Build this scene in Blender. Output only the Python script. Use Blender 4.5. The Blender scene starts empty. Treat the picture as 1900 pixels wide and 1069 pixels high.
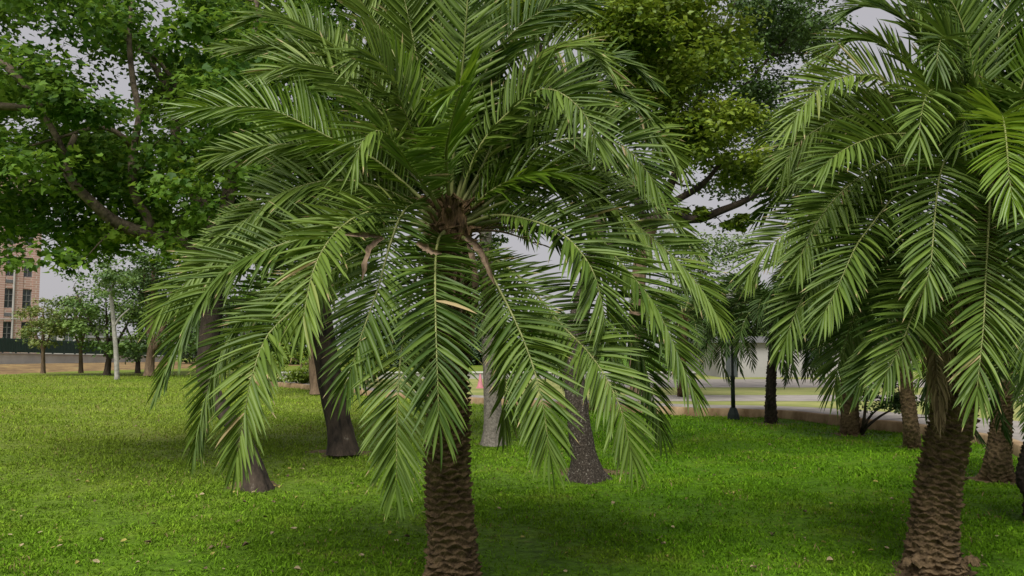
import bpy, math, random
import numpy as np
from mathutils import Vector, Matrix

# ------------------------------------------------------------------ camera, sky, sun, exposure
SC = bpy.context.scene
COL = SC.collection
F_PX, CX, CY, HORIZON, EYE = 1480.0, 950.0, 534.5, 645.0, 1.6
PITCH = math.atan((HORIZON - CY) / F_PX)
cam_d = bpy.data.cameras.new("camera")
cam = bpy.data.objects.new("camera", cam_d)
COL.objects.link(cam)
cam.location = (0, 0, EYE)
cam.rotation_euler = (math.radians(90) + PITCH, 0, 0)
cam_d.sensor_width = 36.0
cam_d.lens = 36.0 * F_PX / 1900.0
cam_d.clip_start = 0.1
cam_d.clip_end = 3000
SC.camera = cam

SUN_EL, SUN_AZ = math.radians(54), math.radians(196)     # azimuth clockwise from +Y (camera looks to +Y)
world = bpy.data.worlds.new("World")
SC.world = world
world.use_nodes = True
wn = world.node_tree
bg = wn.nodes["Background"]
sky = wn.nodes.new("ShaderNodeTexSky")
sky.sky_type = 'NISHITA'
sky.sun_disc = False
sky.sun_elevation = SUN_EL
sky.sun_rotation = SUN_AZ
sky.dust_density = 4.0
cover = wn.nodes.new("ShaderNodeMix")                    # closed cloud cover over the clear sky
cover.data_type = 'RGBA'
cover.inputs[0].default_value = 0.955
wn.links.new(sky.outputs[0], cover.inputs[6])
cover.inputs[7].default_value = (2.0, 1.93, 2.02, 1)
wn.links.new(cover.outputs[2], bg.inputs[0])
bg.inputs[1].default_value = 0.072

sun_d = bpy.data.lights.new("sun", 'SUN')
sun_d.energy = 1.5
sun_d.angle = math.radians(38)
sun_d.color = (1.0, 0.97, 0.9)
sun = bpy.data.objects.new("sun", sun_d)
COL.objects.link(sun)
sdir = Vector((math.sin(SUN_AZ) * math.cos(SUN_EL), math.cos(SUN_AZ) * math.cos(SUN_EL), math.sin(SUN_EL)))
sun.rotation_euler = sdir.to_track_quat('Z', 'Y').to_euler()
sun.location = sdir * 50

SC.view_settings.view_transform = 'Standard'
SC.view_settings.look = 'None'
SC.view_settings.gamma = 1
SC.view_settings.exposure = 1.75
SC.cycles.max_bounces = 6
SC.cycles.transparent_max_bounces = 4
SC.cycles.diffuse_bounces = 3
SC.cycles.glossy_bounces = 2
SC.cycles.transmission_bounces = 3
SC.cycles.sample_clamp_indirect = 4
SC.cycles.caustics_reflective = False
SC.cycles.caustics_refractive = False

rng = np.random.default_rng(7)
R = random.Random(11)
UP = np.array((0, 0, 1.0))


def P(px, py, d):
    """world point seen at photograph pixel (px, py) at distance d along +Y"""
    u = (px - CX) / F_PX
    v = (CY - py) / F_PX
    fw = math.cos(PITCH) - v * math.sin(PITCH)
    up = v * math.cos(PITCH) + math.sin(PITCH)
    return np.array((u / fw * d, d, EYE + up / fw * d))


def G(px, py, z=0.0):
    """point on the level z seen at pixel"""
    a = P(px, py, 1.0)
    d = (z - EYE) / (a[2] - EYE)
    return P(px, py, d)


def norm(a):
    n = np.linalg.norm(a, axis=-1, keepdims=True)
    return a / np.maximum(n, 1e-9)


# ------------------------------------------------------------------ materials
def new_mat(name):
    m = bpy.data.materials.new(name)
    m.use_nodes = True
    return m, m.node_tree, m.node_tree.nodes["Principled BSDF"]


def noise_mat(name, c1, c2, scale=5, rough=0.9, detail=6, bump=0.0, bscale=None, lo=0.35, hi=0.65, stretch=(1, 1, 1), c3=None, spec=0.3):
    m, t, b = new_mat(name)
    N, L = t.nodes, t.links
    tc = N.new("ShaderNodeTexCoord")
    mp = N.new("ShaderNodeMapping")
    mp.inputs['Scale'].default_value = stretch
    L.new(tc.outputs['Object'], mp.inputs[0])
    n = N.new("ShaderNodeTexNoise")
    n.inputs['Scale'].default_value = scale
    n.inputs['Detail'].default_value = detail
    n.inputs['Roughness'].default_value = 0.65
    L.new(mp.outputs[0], n.inputs[0])
    r = N.new("ShaderNodeValToRGB")
    r.color_ramp.elements[0].position = lo
    r.color_ramp.elements[0].color = (*c1, 1)
    r.color_ramp.elements[1].position = hi
    r.color_ramp.elements[1].color = (*c2, 1)
    if c3:
        e = r.color_ramp.elements.new(min(0.98, hi + 0.08))
        e.color = (*c3, 1)
    L.new(n.outputs[0], r.inputs[0])
    L.new(r.outputs[0], b.inputs['Base Color'])
    b.inputs['Roughness'].default_value = rough
    b.inputs['Specular IOR Level'].default_value = spec
    if bump:
        n2 = N.new("ShaderNodeTexNoise")
        n2.inputs['Scale'].default_value = bscale or scale * 4
        n2.inputs['Detail'].default_value = 5
        L.new(mp.outputs[0], n2.inputs[0])
        bp = N.new("ShaderNodeBump")
        bp.inputs['Strength'].default_value = bump
        bp.inputs['Distance'].default_value = 0.02
        L.new(n2.outputs[0], bp.inputs['Height'])
        L.new(bp.outputs[0], b.inputs['Normal'])
    return m


def leaf_mat(name, dark, light, rough=0.45, trans=0.22, spec=0.5, objvar=0.35, young=None):
    """leaf colour varies with the per-leaf attribute 'rnd' and from one frond (object) to the next"""
    m, t, b = new_mat(name)
    N, L = t.nodes, t.links
    at = N.new("ShaderNodeAttribute")
    at.attribute_name = 'rnd'
    oi = N.new("ShaderNodeObjectInfo")
    mx = N.new("ShaderNodeMath"); mx.operation = 'MULTIPLY'; mx.inputs[1].default_value = 1 - objvar
    L.new(at.outputs['Fac'], mx.inputs[0])
    ma = N.new("ShaderNodeMath"); ma.operation = 'MULTIPLY_ADD'; ma.inputs[1].default_value = objvar
    L.new(oi.outputs['Random'], ma.inputs[0]); L.new(mx.outputs[0], ma.inputs[2])
    r = N.new("ShaderNodeValToRGB")
    r.color_ramp.elements[0].position = 0.05; r.color_ramp.elements[0].color = (*dark, 1)
    r.color_ramp.elements[1].position = 0.85; r.color_ramp.elements[1].color = (*light, 1)
    if young:
        e = r.color_ramp.elements.new(0.99); e.color = (*young, 1)
    L.new(ma.outputs[0], r.inputs[0])
    L.new(r.outputs[0], b.inputs['Base Color'])
    b.inputs['Roughness'].default_value = rough
    b.inputs['Specular IOR Level'].default_value = spec
    out = N["Material Output"]
    if trans > 0:
        tr = N.new("ShaderNodeBsdfTranslucent")
        hs = N.new("ShaderNodeHueSaturation")
        hs.inputs['Hue'].default_value = 0.485
        hs.inputs['Value'].default_value = 1.3
        L.new(r.outputs[0], hs.inputs['Color'])
        L.new(hs.outputs[0], tr.inputs[0])
        mix = N.new("ShaderNodeMixShader")
        mix.inputs[0].default_value = trans
        L.new(b.outputs[0], mix.inputs[1]); L.new(tr.outputs[0], mix.inputs[2])
        L.new(mix.outputs[0], out.inputs[0])
    return m


def plain(name, c, rough=0.6, metal=0.0, spec=0.4):
    return noise_mat(name, tuple(x * 0.86 for x in c), tuple(min(1, x * 1.1) for x in c), scale=3, rough=rough, spec=spec)


M = {}
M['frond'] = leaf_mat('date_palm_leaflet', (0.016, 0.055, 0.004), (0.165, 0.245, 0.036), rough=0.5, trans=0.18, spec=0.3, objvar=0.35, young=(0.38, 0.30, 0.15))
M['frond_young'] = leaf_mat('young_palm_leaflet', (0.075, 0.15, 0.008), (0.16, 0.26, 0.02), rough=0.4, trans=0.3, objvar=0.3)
M['frond_far'] = leaf_mat('dark_palm_leaflet', (0.018, 0.050, 0.007), (0.070, 0.125, 0.022), rough=0.55, trans=0.15, spec=0.25, objvar=0.5)  # darker green leaflets of the smaller palms behind
M['rachis'] = noise_mat('palm_rachis', (0.12, 0.15, 0.04), (0.26, 0.27, 0.10), scale=9, rough=0.5)
M['dead_frond'] = leaf_mat('dead_palm_leaflet', (0.15, 0.10, 0.06), (0.36, 0.26, 0.17), rough=0.8, trans=0.05, spec=0.2, objvar=0.2)
M['dead_stalk'] = noise_mat('dry_stalk', (0.06, 0.04, 0.024), (0.22, 0.155, 0.10), scale=25, rough=0.8, stretch=(1, 1, 0.3))
M['palm_trunk'] = noise_mat('palm_bark', (0.032, 0.022, 0.014), (0.25, 0.172, 0.094), scale=19, rough=0.95, bump=0.6, bscale=60, lo=0.3, hi=0.72, spec=0.15)
M['fibre'] = noise_mat('palm_fibre', (0.04, 0.024, 0.012), (0.22, 0.14, 0.07), scale=22, rough=0.95, stretch=(1, 1, 0.4), bump=0.8, bscale=60)
M['bark_dark'] = noise_mat('dark_bark', (0.012, 0.010, 0.008), (0.07, 0.052, 0.038), scale=7, rough=0.95, bump=0.9, bscale=24, stretch=(1, 1, 0.35), c3=(0.2, 0.18, 0.15))
M['bark_limb'] = noise_mat('limb_bark', (0.05, 0.038, 0.028), (0.20, 0.155, 0.11), scale=9, rough=0.95, bump=0.8, bscale=30, c3=(0.2, 0.19, 0.15))
M['bark_speckled'] = noise_mat('speckled_bark', (0.022, 0.017, 0.012), (0.070, 0.056, 0.043), scale=45, rough=0.95, bump=0.8, bscale=60, lo=0.4, hi=0.60, c3=(0.30, 0.29, 0.25))
M['bark_pale'] = noise_mat('pale_bark', (0.10, 0.09, 0.075), (0.28, 0.25, 0.21), scale=24, rough=0.95, bump=0.6, bscale=50)
M['bark_brown'] = noise_mat('brown_bark', (0.09, 0.06, 0.04), (0.20, 0.14, 0.09), scale=8, rough=0.95, bump=0.6, bscale=30, stretch=(1, 1, 0.3))
M['bark_white'] = noise_mat('white_bark', (0.22, 0.21, 0.19), (0.42, 0.40, 0.36), scale=6, rough=0.85)
M['leaf_maple'] = leaf_mat('lobed_leaf', (0.042, 0.110, 0.012), (0.160, 0.285, 0.030), rough=0.55, spec=0.25, trans=0.42, objvar=0.0, young=(0.16, 0.25, 0.02))
M['leaf_bright'] = leaf_mat('bright_leaf', (0.07, 0.13, 0.008), (0.23, 0.31, 0.03), rough=0.5, spec=0.3, trans=0.3, objvar=0.0, young=(0.17, 0.23, 0.03))
M['leaf_fine'] = leaf_mat('fine_dark_leaf', (0.022, 0.055, 0.010), (0.08, 0.15, 0.028), rough=0.55, trans=0.2, objvar=0.0)
M['leaf_haze'] = leaf_mat('haze_pale_leaf', (0.07, 0.13, 0.03), (0.18, 0.25, 0.07), rough=0.6, trans=0.25, objvar=0.0)  # distance haze is put into this pale green, for far trees
M['leaf_blue'] = leaf_mat('bluish_leaf', (0.055, 0.12, 0.020), (0.145, 0.235, 0.04), rough=0.6, trans=0.2, objvar=0.0)
M['leaf_yellow'] = leaf_mat('yellowish_leaf', (0.07, 0.12, 0.02), (0.21, 0.25, 0.05), rough=0.6, trans=0.25, objvar=0.0, young=(0.24, 0.15, 0.07))
M['leaf_hedge'] = leaf_mat('hedge_leaf', (0.03, 0.06, 0.03), (0.08, 0.13, 0.06), rough=0.6, trans=0.15, objvar=0.0)


def grass_mat(name, tints, blade=False):
    m, t, b = new_mat(name)
    N, L = t.nodes, t.links
    geo = N.new("ShaderNodeNewGeometry")
    big = N.new("ShaderNodeTexNoise"); big.inputs['Scale'].default_value = 0.9; big.inputs['Detail'].default_value = 6
    big.inputs['Roughness'].default_value = 0.7
    L.new(geo.outputs['Position'], big.inputs[0])
    r = N.new("ShaderNodeValToRGB")
    r.color_ramp.elements[0].position = 0.32; r.color_ramp.elements[0].color = (*tints[0], 1)
    r.color_ramp.elements[1].position = 0.72; r.color_ramp.elements[1].color = (*tints[2], 1)
    e = r.color_ramp.elements.new(0.52); e.color = (*tints[1], 1)
    L.new(big.outputs[0], r.inputs[0])
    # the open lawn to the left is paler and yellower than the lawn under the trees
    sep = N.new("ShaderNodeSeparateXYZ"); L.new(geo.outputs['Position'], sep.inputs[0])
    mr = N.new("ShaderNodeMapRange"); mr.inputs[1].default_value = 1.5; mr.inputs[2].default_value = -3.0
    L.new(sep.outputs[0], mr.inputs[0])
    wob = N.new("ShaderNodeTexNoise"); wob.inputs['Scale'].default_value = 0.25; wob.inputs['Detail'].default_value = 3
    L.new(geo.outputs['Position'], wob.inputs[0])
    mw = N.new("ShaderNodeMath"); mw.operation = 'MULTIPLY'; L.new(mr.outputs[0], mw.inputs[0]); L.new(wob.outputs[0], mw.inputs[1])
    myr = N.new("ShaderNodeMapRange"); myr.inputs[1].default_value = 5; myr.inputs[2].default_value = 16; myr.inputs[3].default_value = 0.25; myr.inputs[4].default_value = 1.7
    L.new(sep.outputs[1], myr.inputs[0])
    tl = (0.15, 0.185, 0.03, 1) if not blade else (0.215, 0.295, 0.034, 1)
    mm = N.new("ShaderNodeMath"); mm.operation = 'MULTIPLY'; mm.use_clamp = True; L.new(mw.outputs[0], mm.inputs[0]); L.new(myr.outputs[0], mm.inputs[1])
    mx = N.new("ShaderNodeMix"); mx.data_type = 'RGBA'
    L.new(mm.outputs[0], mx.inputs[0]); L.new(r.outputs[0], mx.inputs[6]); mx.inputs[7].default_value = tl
    fine = N.new("ShaderNodeTexNoise"); fine.inputs['Scale'].default_value = 14 if not blade else 30; fine.inputs['Detail'].default_value = 5
    L.new(geo.outputs['Position'], fine.inputs[0])
    last = mx.outputs[2]
    if not blade:
        # litter and bare soil specks
        sp = N.new("ShaderNodeTexNoise"); sp.inputs['Scale'].default_value = 3.2; sp.inputs['Detail'].default_value = 8; sp.inputs['Roughness'].default_value = 0.75
        L.new(geo.outputs['Position'], sp.inputs[0])
        sr = N.new("ShaderNodeValToRGB"); sr.color_ramp.elements[0].position = 0.60; sr.color_ramp.elements[1].position = 0.70
        L.new(sp.outputs[0], sr.inputs[0])
        m2 = N.new("ShaderNodeMix"); m2.data_type = 'RGBA'
        L.new(sr.outputs[0], m2.inputs[0]); L.new(last, m2.inputs[6]); m2.inputs[7].default_value = (0.09, 0.085, 0.03, 1)
        last = m2.outputs[2]
    else:
        at = N.new("ShaderNodeAttribute"); at.attribute_name = 'rnd'
        hs = N.new("ShaderNodeHueSaturation")
        mr2 = N.new("ShaderNodeMapRange"); mr2.inputs[3].default_value = 0.45; mr2.inputs[4].default_value = 1.6
        L.new(at.outputs['Fac'], mr2.inputs[0]); L.new(mr2.outputs[0], hs.inputs['Value']); L.new(last, hs.inputs['Color'])
        dry = N.new("ShaderNodeMath"); dry.operation = 'GREATER_THAN'; dry.inputs[1].default_value = 1.5; L.new(at.outputs['Fac'], dry.inputs[0])
        md = N.new("ShaderNodeMix"); md.data_type = 'RGBA'; L.new(dry.outputs[0], md.inputs[0]); L.new(hs.outputs[0], md.inputs[6]); md.inputs[7].default_value = (0.26, 0.20, 0.09, 1)
        last = md.outputs[2]
    hs2 = N.new("ShaderNodeHueSaturation")
    mr3 = N.new("ShaderNodeMapRange"); mr3.inputs[1].default_value = 0.3; mr3.inputs[2].default_value = 0.7
    mr3.inputs[3].default_value = 0.55; mr3.inputs[4].default_value = 1.4
    L.new(fine.outputs[0], mr3.inputs[0]); L.new(mr3.outputs[0], hs2.inputs['Value']); L.new(last, hs2.inputs['Color'])
    L.new(hs2.outputs[0], b.inputs['Base Color'])
    b.inputs['Roughness'].default_value = 0.7
    b.inputs['Specular IOR Level'].default_value = 0.08
    if blade:
        tr = N.new("ShaderNodeBsdfTranslucent"); L.new(hs2.outputs[0], tr.inputs[0])
        ms = N.new("ShaderNodeMixShader"); ms.inputs[0].default_value = 0.25
        L.new(b.outputs[0], ms.inputs[1]); L.new(tr.outputs[0], ms.inputs[2]); L.new(ms.outputs[0], N["Material Output"].inputs[0])
    else:
        bp = N.new("ShaderNodeBump"); bp.inputs['Strength'].default_value = 0.7; bp.inputs['Distance'].default_value = 0.03
        n3 = N.new("ShaderNodeTexNoise"); n3.inputs['Scale'].default_value = 35; n3.inputs['Detail'].default_value = 4
        L.new(geo.outputs['Position'], n3.inputs[0]); L.new(n3.outputs[0], bp.inputs['Height']); L.new(bp.outputs[0], b.inputs['Normal'])
    return m


LAWN = [(0.045, 0.105, 0.005), (0.07, 0.15, 0.007), (0.11, 0.17, 0.014)]
M['ground'] = grass_mat('lawn_ground', LAWN)
M['blade'] = grass_mat('lawn_blades', [(0.068, 0.165, 0.006), (0.112, 0.235, 0.009), (0.185, 0.275, 0.022)], blade=True)
M['far_lawn'] = noise_mat('far_lawn', (0.16, 0.19, 0.045), (0.27, 0.27, 0.09), scale=0.7, rough=0.95, detail=8)
M['soil'] = noise_mat('bank_soil', (0.12, 0.075, 0.035), (0.25, 0.17, 0.07), scale=0.9, rough=0.95, detail=10, bump=0.5, bscale=6, lo=0.4, hi=0.62, c3=(0.2, 0.22, 0.08))
M['paving'] = noise_mat('paving', (0.20, 0.18, 0.165), (0.29, 0.265, 0.24), scale=1.6, rough=0.9, detail=8)
M['kerb'] = noise_mat('stained_kerb', (0.15, 0.095, 0.045), (0.36, 0.26, 0.15), scale=2.5, rough=0.95, detail=9, stretch=(1, 1, 0.4), bump=0.3)
M['concrete'] = noise_mat('concrete', (0.40, 0.40, 0.38), (0.55, 0.55, 0.52), scale=0.6, rough=0.9, detail=9)
M['white_wall'] = noise_mat('white_render', (0.28, 0.27, 0.26), (0.36, 0.35, 0.34), scale=0.4, rough=0.9, detail=6)
M['fence'] = plain('green_fence', (0.022, 0.05, 0.04), rough=0.6)
M['glass'] = plain('window_glass', (0.05, 0.06, 0.065), rough=0.15, spec=0.8)
M['frame'] = plain('window_frame', (0.22, 0.22, 0.22))
M['pipe'] = plain('pipe_paint', (0.42, 0.40, 0.38))
M['lamp_paint'] = plain('lamp_paint', (0.014, 0.022, 0.019), rough=0.6, spec=0.2)
M['lamp_glass'] = plain('lamp_glass', (0.5, 0.5, 0.46), rough=0.3)
M['pink'] = plain('pink_plastic', (0.55, 0.22, 0.26), rough=0.5)
M['roof'] = plain('grey_roof', (0.16, 0.16, 0.17))
M['litter_tan'] = noise_mat('tan_leaf', (0.25, 0.20, 0.11), (0.40, 0.33, 0.20), scale=30)
M['litter_brown'] = noise_mat('brown_leaf', (0.06, 0.042, 0.024), (0.16, 0.115, 0.065), scale=30)
M['litter_yellow'] = noise_mat('yellow_leaf', (0.22, 0.20, 0.05), (0.34, 0.30, 0.08), scale=30)


def brick_mat():
    m, t, b = new_mat('red_brick')
    N, L = t.nodes, t.links
    tc = N.new("ShaderNodeTexCoord")
    mp = N.new("ShaderNodeMapping")
    mp.inputs['Rotation'].default_value = (math.radians(90), 0, 0)
    L.new(tc.outputs['Object'], mp.inputs[0])
    br = N.new("ShaderNodeTexBrick")
    br.inputs['Color1'].default_value = (0.52, 0.32, 0.27, 1)
    br.inputs['Color2'].default_value = (0.45, 0.27, 0.225, 1)
    br.inputs['Mortar'].default_value = (0.62, 0.52, 0.47, 1)
    br.inputs['Scale'].default_value = 1.0
    br.inputs['Brick Width'].default_value = 0.6
    br.inputs['Row Height'].default_value = 0.22
    br.inputs['Mortar Size'].default_value = 0.025
    L.new(mp.outputs[0], br.inputs[0])
    L.new(br.outputs[0], b.inputs['Base Color'])
    b.inputs['Roughness'].default_value = 0.9
    return m


M['brick'] = brick_mat()


# ------------------------------------------------------------------ object helpers
def tag(o, label=None, cat=None, group=None, kind=None):
    if label: o['label'] = label
    if cat: o['category'] = cat
    if group: o['group'] = group
    if kind: o['kind'] = kind
    return o


def empty(name, loc, label, cat, group=None):
    o = bpy.data.objects.new(name, None)
    o.empty_display_size = 0.2
    COL.objects.link(o)
    o.location = tuple(float(v) for v in loc)
    return tag(o, label, cat, group)


def link(name, me, parent=None, world_verts=True):
    o = bpy.data.objects.new(name, me)
    COL.objects.link(o)
    if parent:
        o.parent = parent
        if world_verts:
            r = parent
            off = Vector((0, 0, 0))
            while r:
                off += r.location
                r = r.parent
            o.location = -off
    return o


def np_mesh(name, V, F, mat, rnd=None, smooth=False):
    """V (n,3), F (m,k) all faces with k corners"""
    V = np.asarray(V, dtype=np.float32); F = np.asarray(F, dtype=np.int32)
    me = bpy.data.meshes.new(name)
    me.vertices.add(len(V)); me.vertices.foreach_set('co', V.ravel())
    k = F.shape[1]
    me.loops.add(F.size); me.loops.foreach_set('vertex_index', F.ravel())
    me.polygons.add(len(F)); me.polygons.foreach_set('loop_start', np.arange(len(F), dtype=np.int32) * k)
    if smooth:
        me.polygons.foreach_set('use_smooth', np.ones(len(F), dtype=bool))
    if rnd is not None:
        a = me.attributes.new('rnd', 'FLOAT', 'POINT')
        a.data.foreach_set('value', np.asarray(rnd, dtype=np.float32))
    me.materials.append(mat)
    me.update(calc_edges=True)
    return me


class MB:
    """collects boxes and tubes into one mesh"""
    def __init__(s):
        s.v = []; s.f = []

    def add(s, V, F):
        n = sum(len(a) for a in s.v)
        s.v.append(np.asarray(V, float)); s.f += [tuple(i + n for i in q) for q in F]
        return s

    def box(s, x0, x1, y0, y1, z0, z1):
        V = [(x, y, z) for z in (z0, z1) for y in (y0, y1) for x in (x0, x1)]
        return s.add(V, [(0, 2, 3, 1), (4, 5, 7, 6), (0, 1, 5, 4), (2, 6, 7, 3), (0, 4, 6, 2), (1, 3, 7, 5)])

    def tube(s, pts, rad, n=8, cap=True, wob=0.0):
        pts = np.asarray(pts, float); rad = np.broadcast_to(np.asarray(rad, float), (len(pts),))
        T = norm(np.gradient(pts, axis=0))
        ref = np.array((1.0, 0, 0)) if abs(T[0][0]) < 0.8 else np.array((0, 1.0, 0))
        V = []
        a = np.linspace(0, 2 * math.pi, n, endpoint=False)
        for i, p in enumerate(pts):
            ref = norm(ref - T[i] * np.dot(ref, T[i])); b = np.cross(T[i], ref)
            rr = rad[i] * (1 + wob * rng.normal(size=n))
            V.append(p + np.outer(np.cos(a) * rr, ref) + np.outer(np.sin(a) * rr, b))
        V = np.concatenate(V)
        Fc = []
        for i in range(len(pts) - 1):
            for j in range(n):
                k = (j + 1) % n
                Fc.append((i * n + j, i * n + k, (i + 1) * n + k, (i + 1) * n + j))
        if cap:
            Fc.append(tuple(range(n - 1, -1, -1))); e = (len(pts) - 1) * n
            Fc.append(tuple(range(e, e + n)))
        return s.add(V, Fc)

    def mesh(s, name, mat, smooth=False):
        me = bpy.data.meshes.new(name)
        me.from_pydata([tuple(map(float, p)) for p in np.concatenate(s.v)], [], s.f)
        me.materials.append(mat)
        if smooth:
            me.polygons.foreach_set('use_smooth', np.ones(len(me.polygons), dtype=bool))
        me.update()
        return me

    def build(s, name, mat, parent=None, smooth=False, world_verts=True):
        return link(name, s.mesh(name, mat, smooth), parent, world_verts)


def spline(pts, n):
    """Catmull-Rom through pts, resampled to n points of even spacing"""
    p = np.asarray(pts, float)
    p = np.vstack([2 * p[0] - p[1], p, 2 * p[-1] - p[-2]])
    out = []
    for i in range(1, len(p) - 2):
        t = np.linspace(0, 1, 24, endpoint=False)[:, None]
        a, b, c, d = p[i - 1], p[i], p[i + 1], p[i + 2]
        out.append(0.5 * (2 * b + (c - a) * t + (2 * a - 5 * b + 4 * c - d) * t ** 2 + (3 * b - a - 3 * c + d) * t ** 3))
    out.append(p[-2][None])
    q = np.concatenate(out)
    s = np.concatenate([[0], np.cumsum(np.linalg.norm(np.diff(q, axis=0), axis=1))])
    u = np.linspace(0, s[-1], n)
    return np.stack([np.interp(u, s, q[:, k]) for k in range(q.shape[1])], 1), s[-1]


# ------------------------------------------------------------------ palm fronds
ST = np.array([0.0, 0.22, 0.5, 0.78])
WD = np.array([0.38, 0.95, 1.0, 0.62])
LEAF_TRI = []
for k in range(3):
    a, b = 3 * k, 3 * (k + 1)
    LEAF_TRI += [(a, a + 1, b + 1), (a, b + 1, b), (a + 1, a + 2, b + 2), (a + 1, b + 2, b + 1)]
LEAF_TRI += [(9, 10, 12), (10, 11, 12)]
LEAF_TRI = np.array(LEAF_TRI)


def frond_mesh(pts, o, leaf=0.37, width=0.0255, space=0.0215, mat=None, twist=0.0, droop=0.07, vee=0.30, start=0.17, face=None, ragged=0.0, fold=1.0, rachis_r=0.013, rmat=None, seed=0):
    """returns (leaflet mesh, rachis mesh); pts: spine, o: outward horizontal direction"""
    g = np.random.default_rng(seed)
    C, L = spline(pts, 60)
    T = norm(np.gradient(C, axis=0))
    al = np.arctan2(T @ UP, T @ o)
    Nn = -np.sin(al)[:, None] * o + np.cos(al)[:, None] * UP
    Nn = norm(Nn - T * np.sum(Nn * T, 1)[:, None])
    u = np.linspace(0, 1, 60)
    if face is not None:                                  # the blade turns about its stalk until it hangs on edge, as date palm blades do
        fd, k = face
        sg = -1.0 if np.mean(Nn[25:] @ fd) < -0.45 else 1.0
        Nn = Nn + sg * k * np.clip(u / 0.35, 0, 1)[:, None] * fd
        Nn = norm(Nn - T * np.sum(Nn * T, 1)[:, None])
    B = np.cross(T, Nn)
    tw = twist * u
    Nn, B = np.cos(tw)[:, None] * Nn + np.sin(tw)[:, None] * B, np.cos(tw)[:, None] * B - np.sin(tw)[:, None] * Nn
    n = max(10, int(L * (1 - start) / space))
    us, sides = [], []
    for sd in (-1, 1):
        x = start + (1 - start) * (np.arange(n) + g.uniform(-0.35, 0.35, n)) / n
        us.append(np.clip(x, start, 0.998)); sides.append(np.full(n, sd))
    us = np.concatenate(us); sides = np.concatenate(sides).astype(float)
    us = np.append(us, [0.999]); sides = np.append(sides, [0.0])
    if ragged > 0:
        keep = g.random(len(us)) > ragged
        us, sides = us[keep], sides[keep]
    m = len(us)

    def at(A):
        return np.stack([np.interp(us, u, A[:, k]) for k in range(3)], 1)
    Pp, Tt, Nt, Bt = at(C), norm(at(T)), norm(at(Nn)), norm(at(B))
    w = (us - start) / (1 - start)
    prof = np.interp(w, [0, 0.06, 0.22, 0.5, 0.8, 1.0], [0.25, 0.5, 0.92, 1.0, 0.82, 0.62])
    ln = leaf * prof * g.uniform(0.86, 1.1, m)
    phi = np.interp(w, [0, 0.15, 0.6, 0.9, 1.0], [1.08, 1.06, 0.88, 0.55, 0.22]) + g.normal(0, 0.06, m)
    v = vee * np.interp(w, [0, 0.4, 1], [1.3, 1.0, 0.5]) + g.normal(0, 0.17, m)
    sb = sides[:, None] * Bt
    out = np.cos(v)[:, None] * sb + np.sin(v)[:, None] * Nt
    D = norm(np.cos(phi)[:, None] * Tt + np.sin(phi)[:, None] * out)
    D[sides == 0] = Tt[sides == 0]
    Wv = Tt - D * np.sum(Tt * D, 1)[:, None]
    Wv[sides == 0] = Bt[sides == 0]
    Wv = norm(Wv)
    Ln = norm(np.cross(D, Wv)); Ln *= np.where(np.sum(Ln * Nt, 1) < 0, -1, 1)[:, None]
    rt = g.normal(0, 0.3, m) + 0.55
    Wv = np.cos(rt)[:, None] * Wv + np.sin(rt)[:, None] * Ln
    Ln = norm(np.cross(D, Wv)); Ln *= np.where(np.sum(Ln * Nt, 1) < 0, -1, 1)[:, None]
    gd = np.tile(-UP, (m, 1)); gd = gd - D * np.sum(gd * D, 1)[:, None]
    dr = droop * g.uniform(0.4, 1.5, m)
    wd = width * np.interp(w, [0, 0.15, 0.6, 1], [0.45, 0.85, 1.0, 0.7]) * g.uniform(0.85, 1.15, m)
    V = np.zeros((m, 13, 3))
    for k, (s, q) in enumerate(zip(ST, WD)):
        c = Pp + D * (ln * s)[:, None] + gd * (dr * ln * s * s)[:, None]
        h = (wd * q * 0.5)[:, None]
        V[:, 3 * k] = c - Wv * h + Ln * h * 1.05 * fold
        V[:, 3 * k + 1] = c
        V[:, 3 * k + 2] = c + Wv * h + Ln * h * 1.05 * fold
    V[:, 12] = Pp + D * ln[:, None] + gd * (dr * ln)[:, None]
    Fc = (np.arange(m)[:, None, None] * 13 + LEAF_TRI[None]).reshape(-1, 3)
    base = g.uniform(0.2, 0.6)
    rv = np.clip(base * 0.6 + g.beta(1.3, 1.3, m) * 0.65, 0, 1)
    me = np_mesh('frond', V.reshape(-1, 3), Fc, mat or M['frond'], np.repeat(rv, 13))
    rv[g.random(m) < 0.0035] = 2.0
    pv = np.repeat(rv, 13)
    tipv = np.where(g.random(m) < 0.12, 2.0, rv)
    pv[12::13] = tipv
    me.attributes['rnd'].data.foreach_set('value', pv.astype(np.float32))
    k = 22
    idx = np.linspace(0, 59, k).astype(int)
    mb = MB().tube(C[idx], rachis_r * np.interp(np.linspace(0, 1, k), [0, 0.1, 0.4, 1], [1.7, 1.1, 0.7, 0.22]), n=6)
    return me, mb.mesh('rachis', rmat or M['rachis'], smooth=True)


def horiz(v, default=(0, -1, 0)):
    h = np.array((v[0], v[1], 0.0))
    n = np.linalg.norm(h)
    return h / n if n > 0.12 else np.array(default, float)


def add_frond(root, centre, pts, name='frond', **kw):
    o = horiz(np.asarray(pts[-1]) * 0.5 + np.asarray(pts[len(pts) // 2]) * 0.5 - centre)
    a, b = frond_mesh(pts, o, seed=R.randrange(1 << 30), **kw)
    f = link(name, a, root)
    r = link('rachis', b, f, world_verts=False)
    return f


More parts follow.
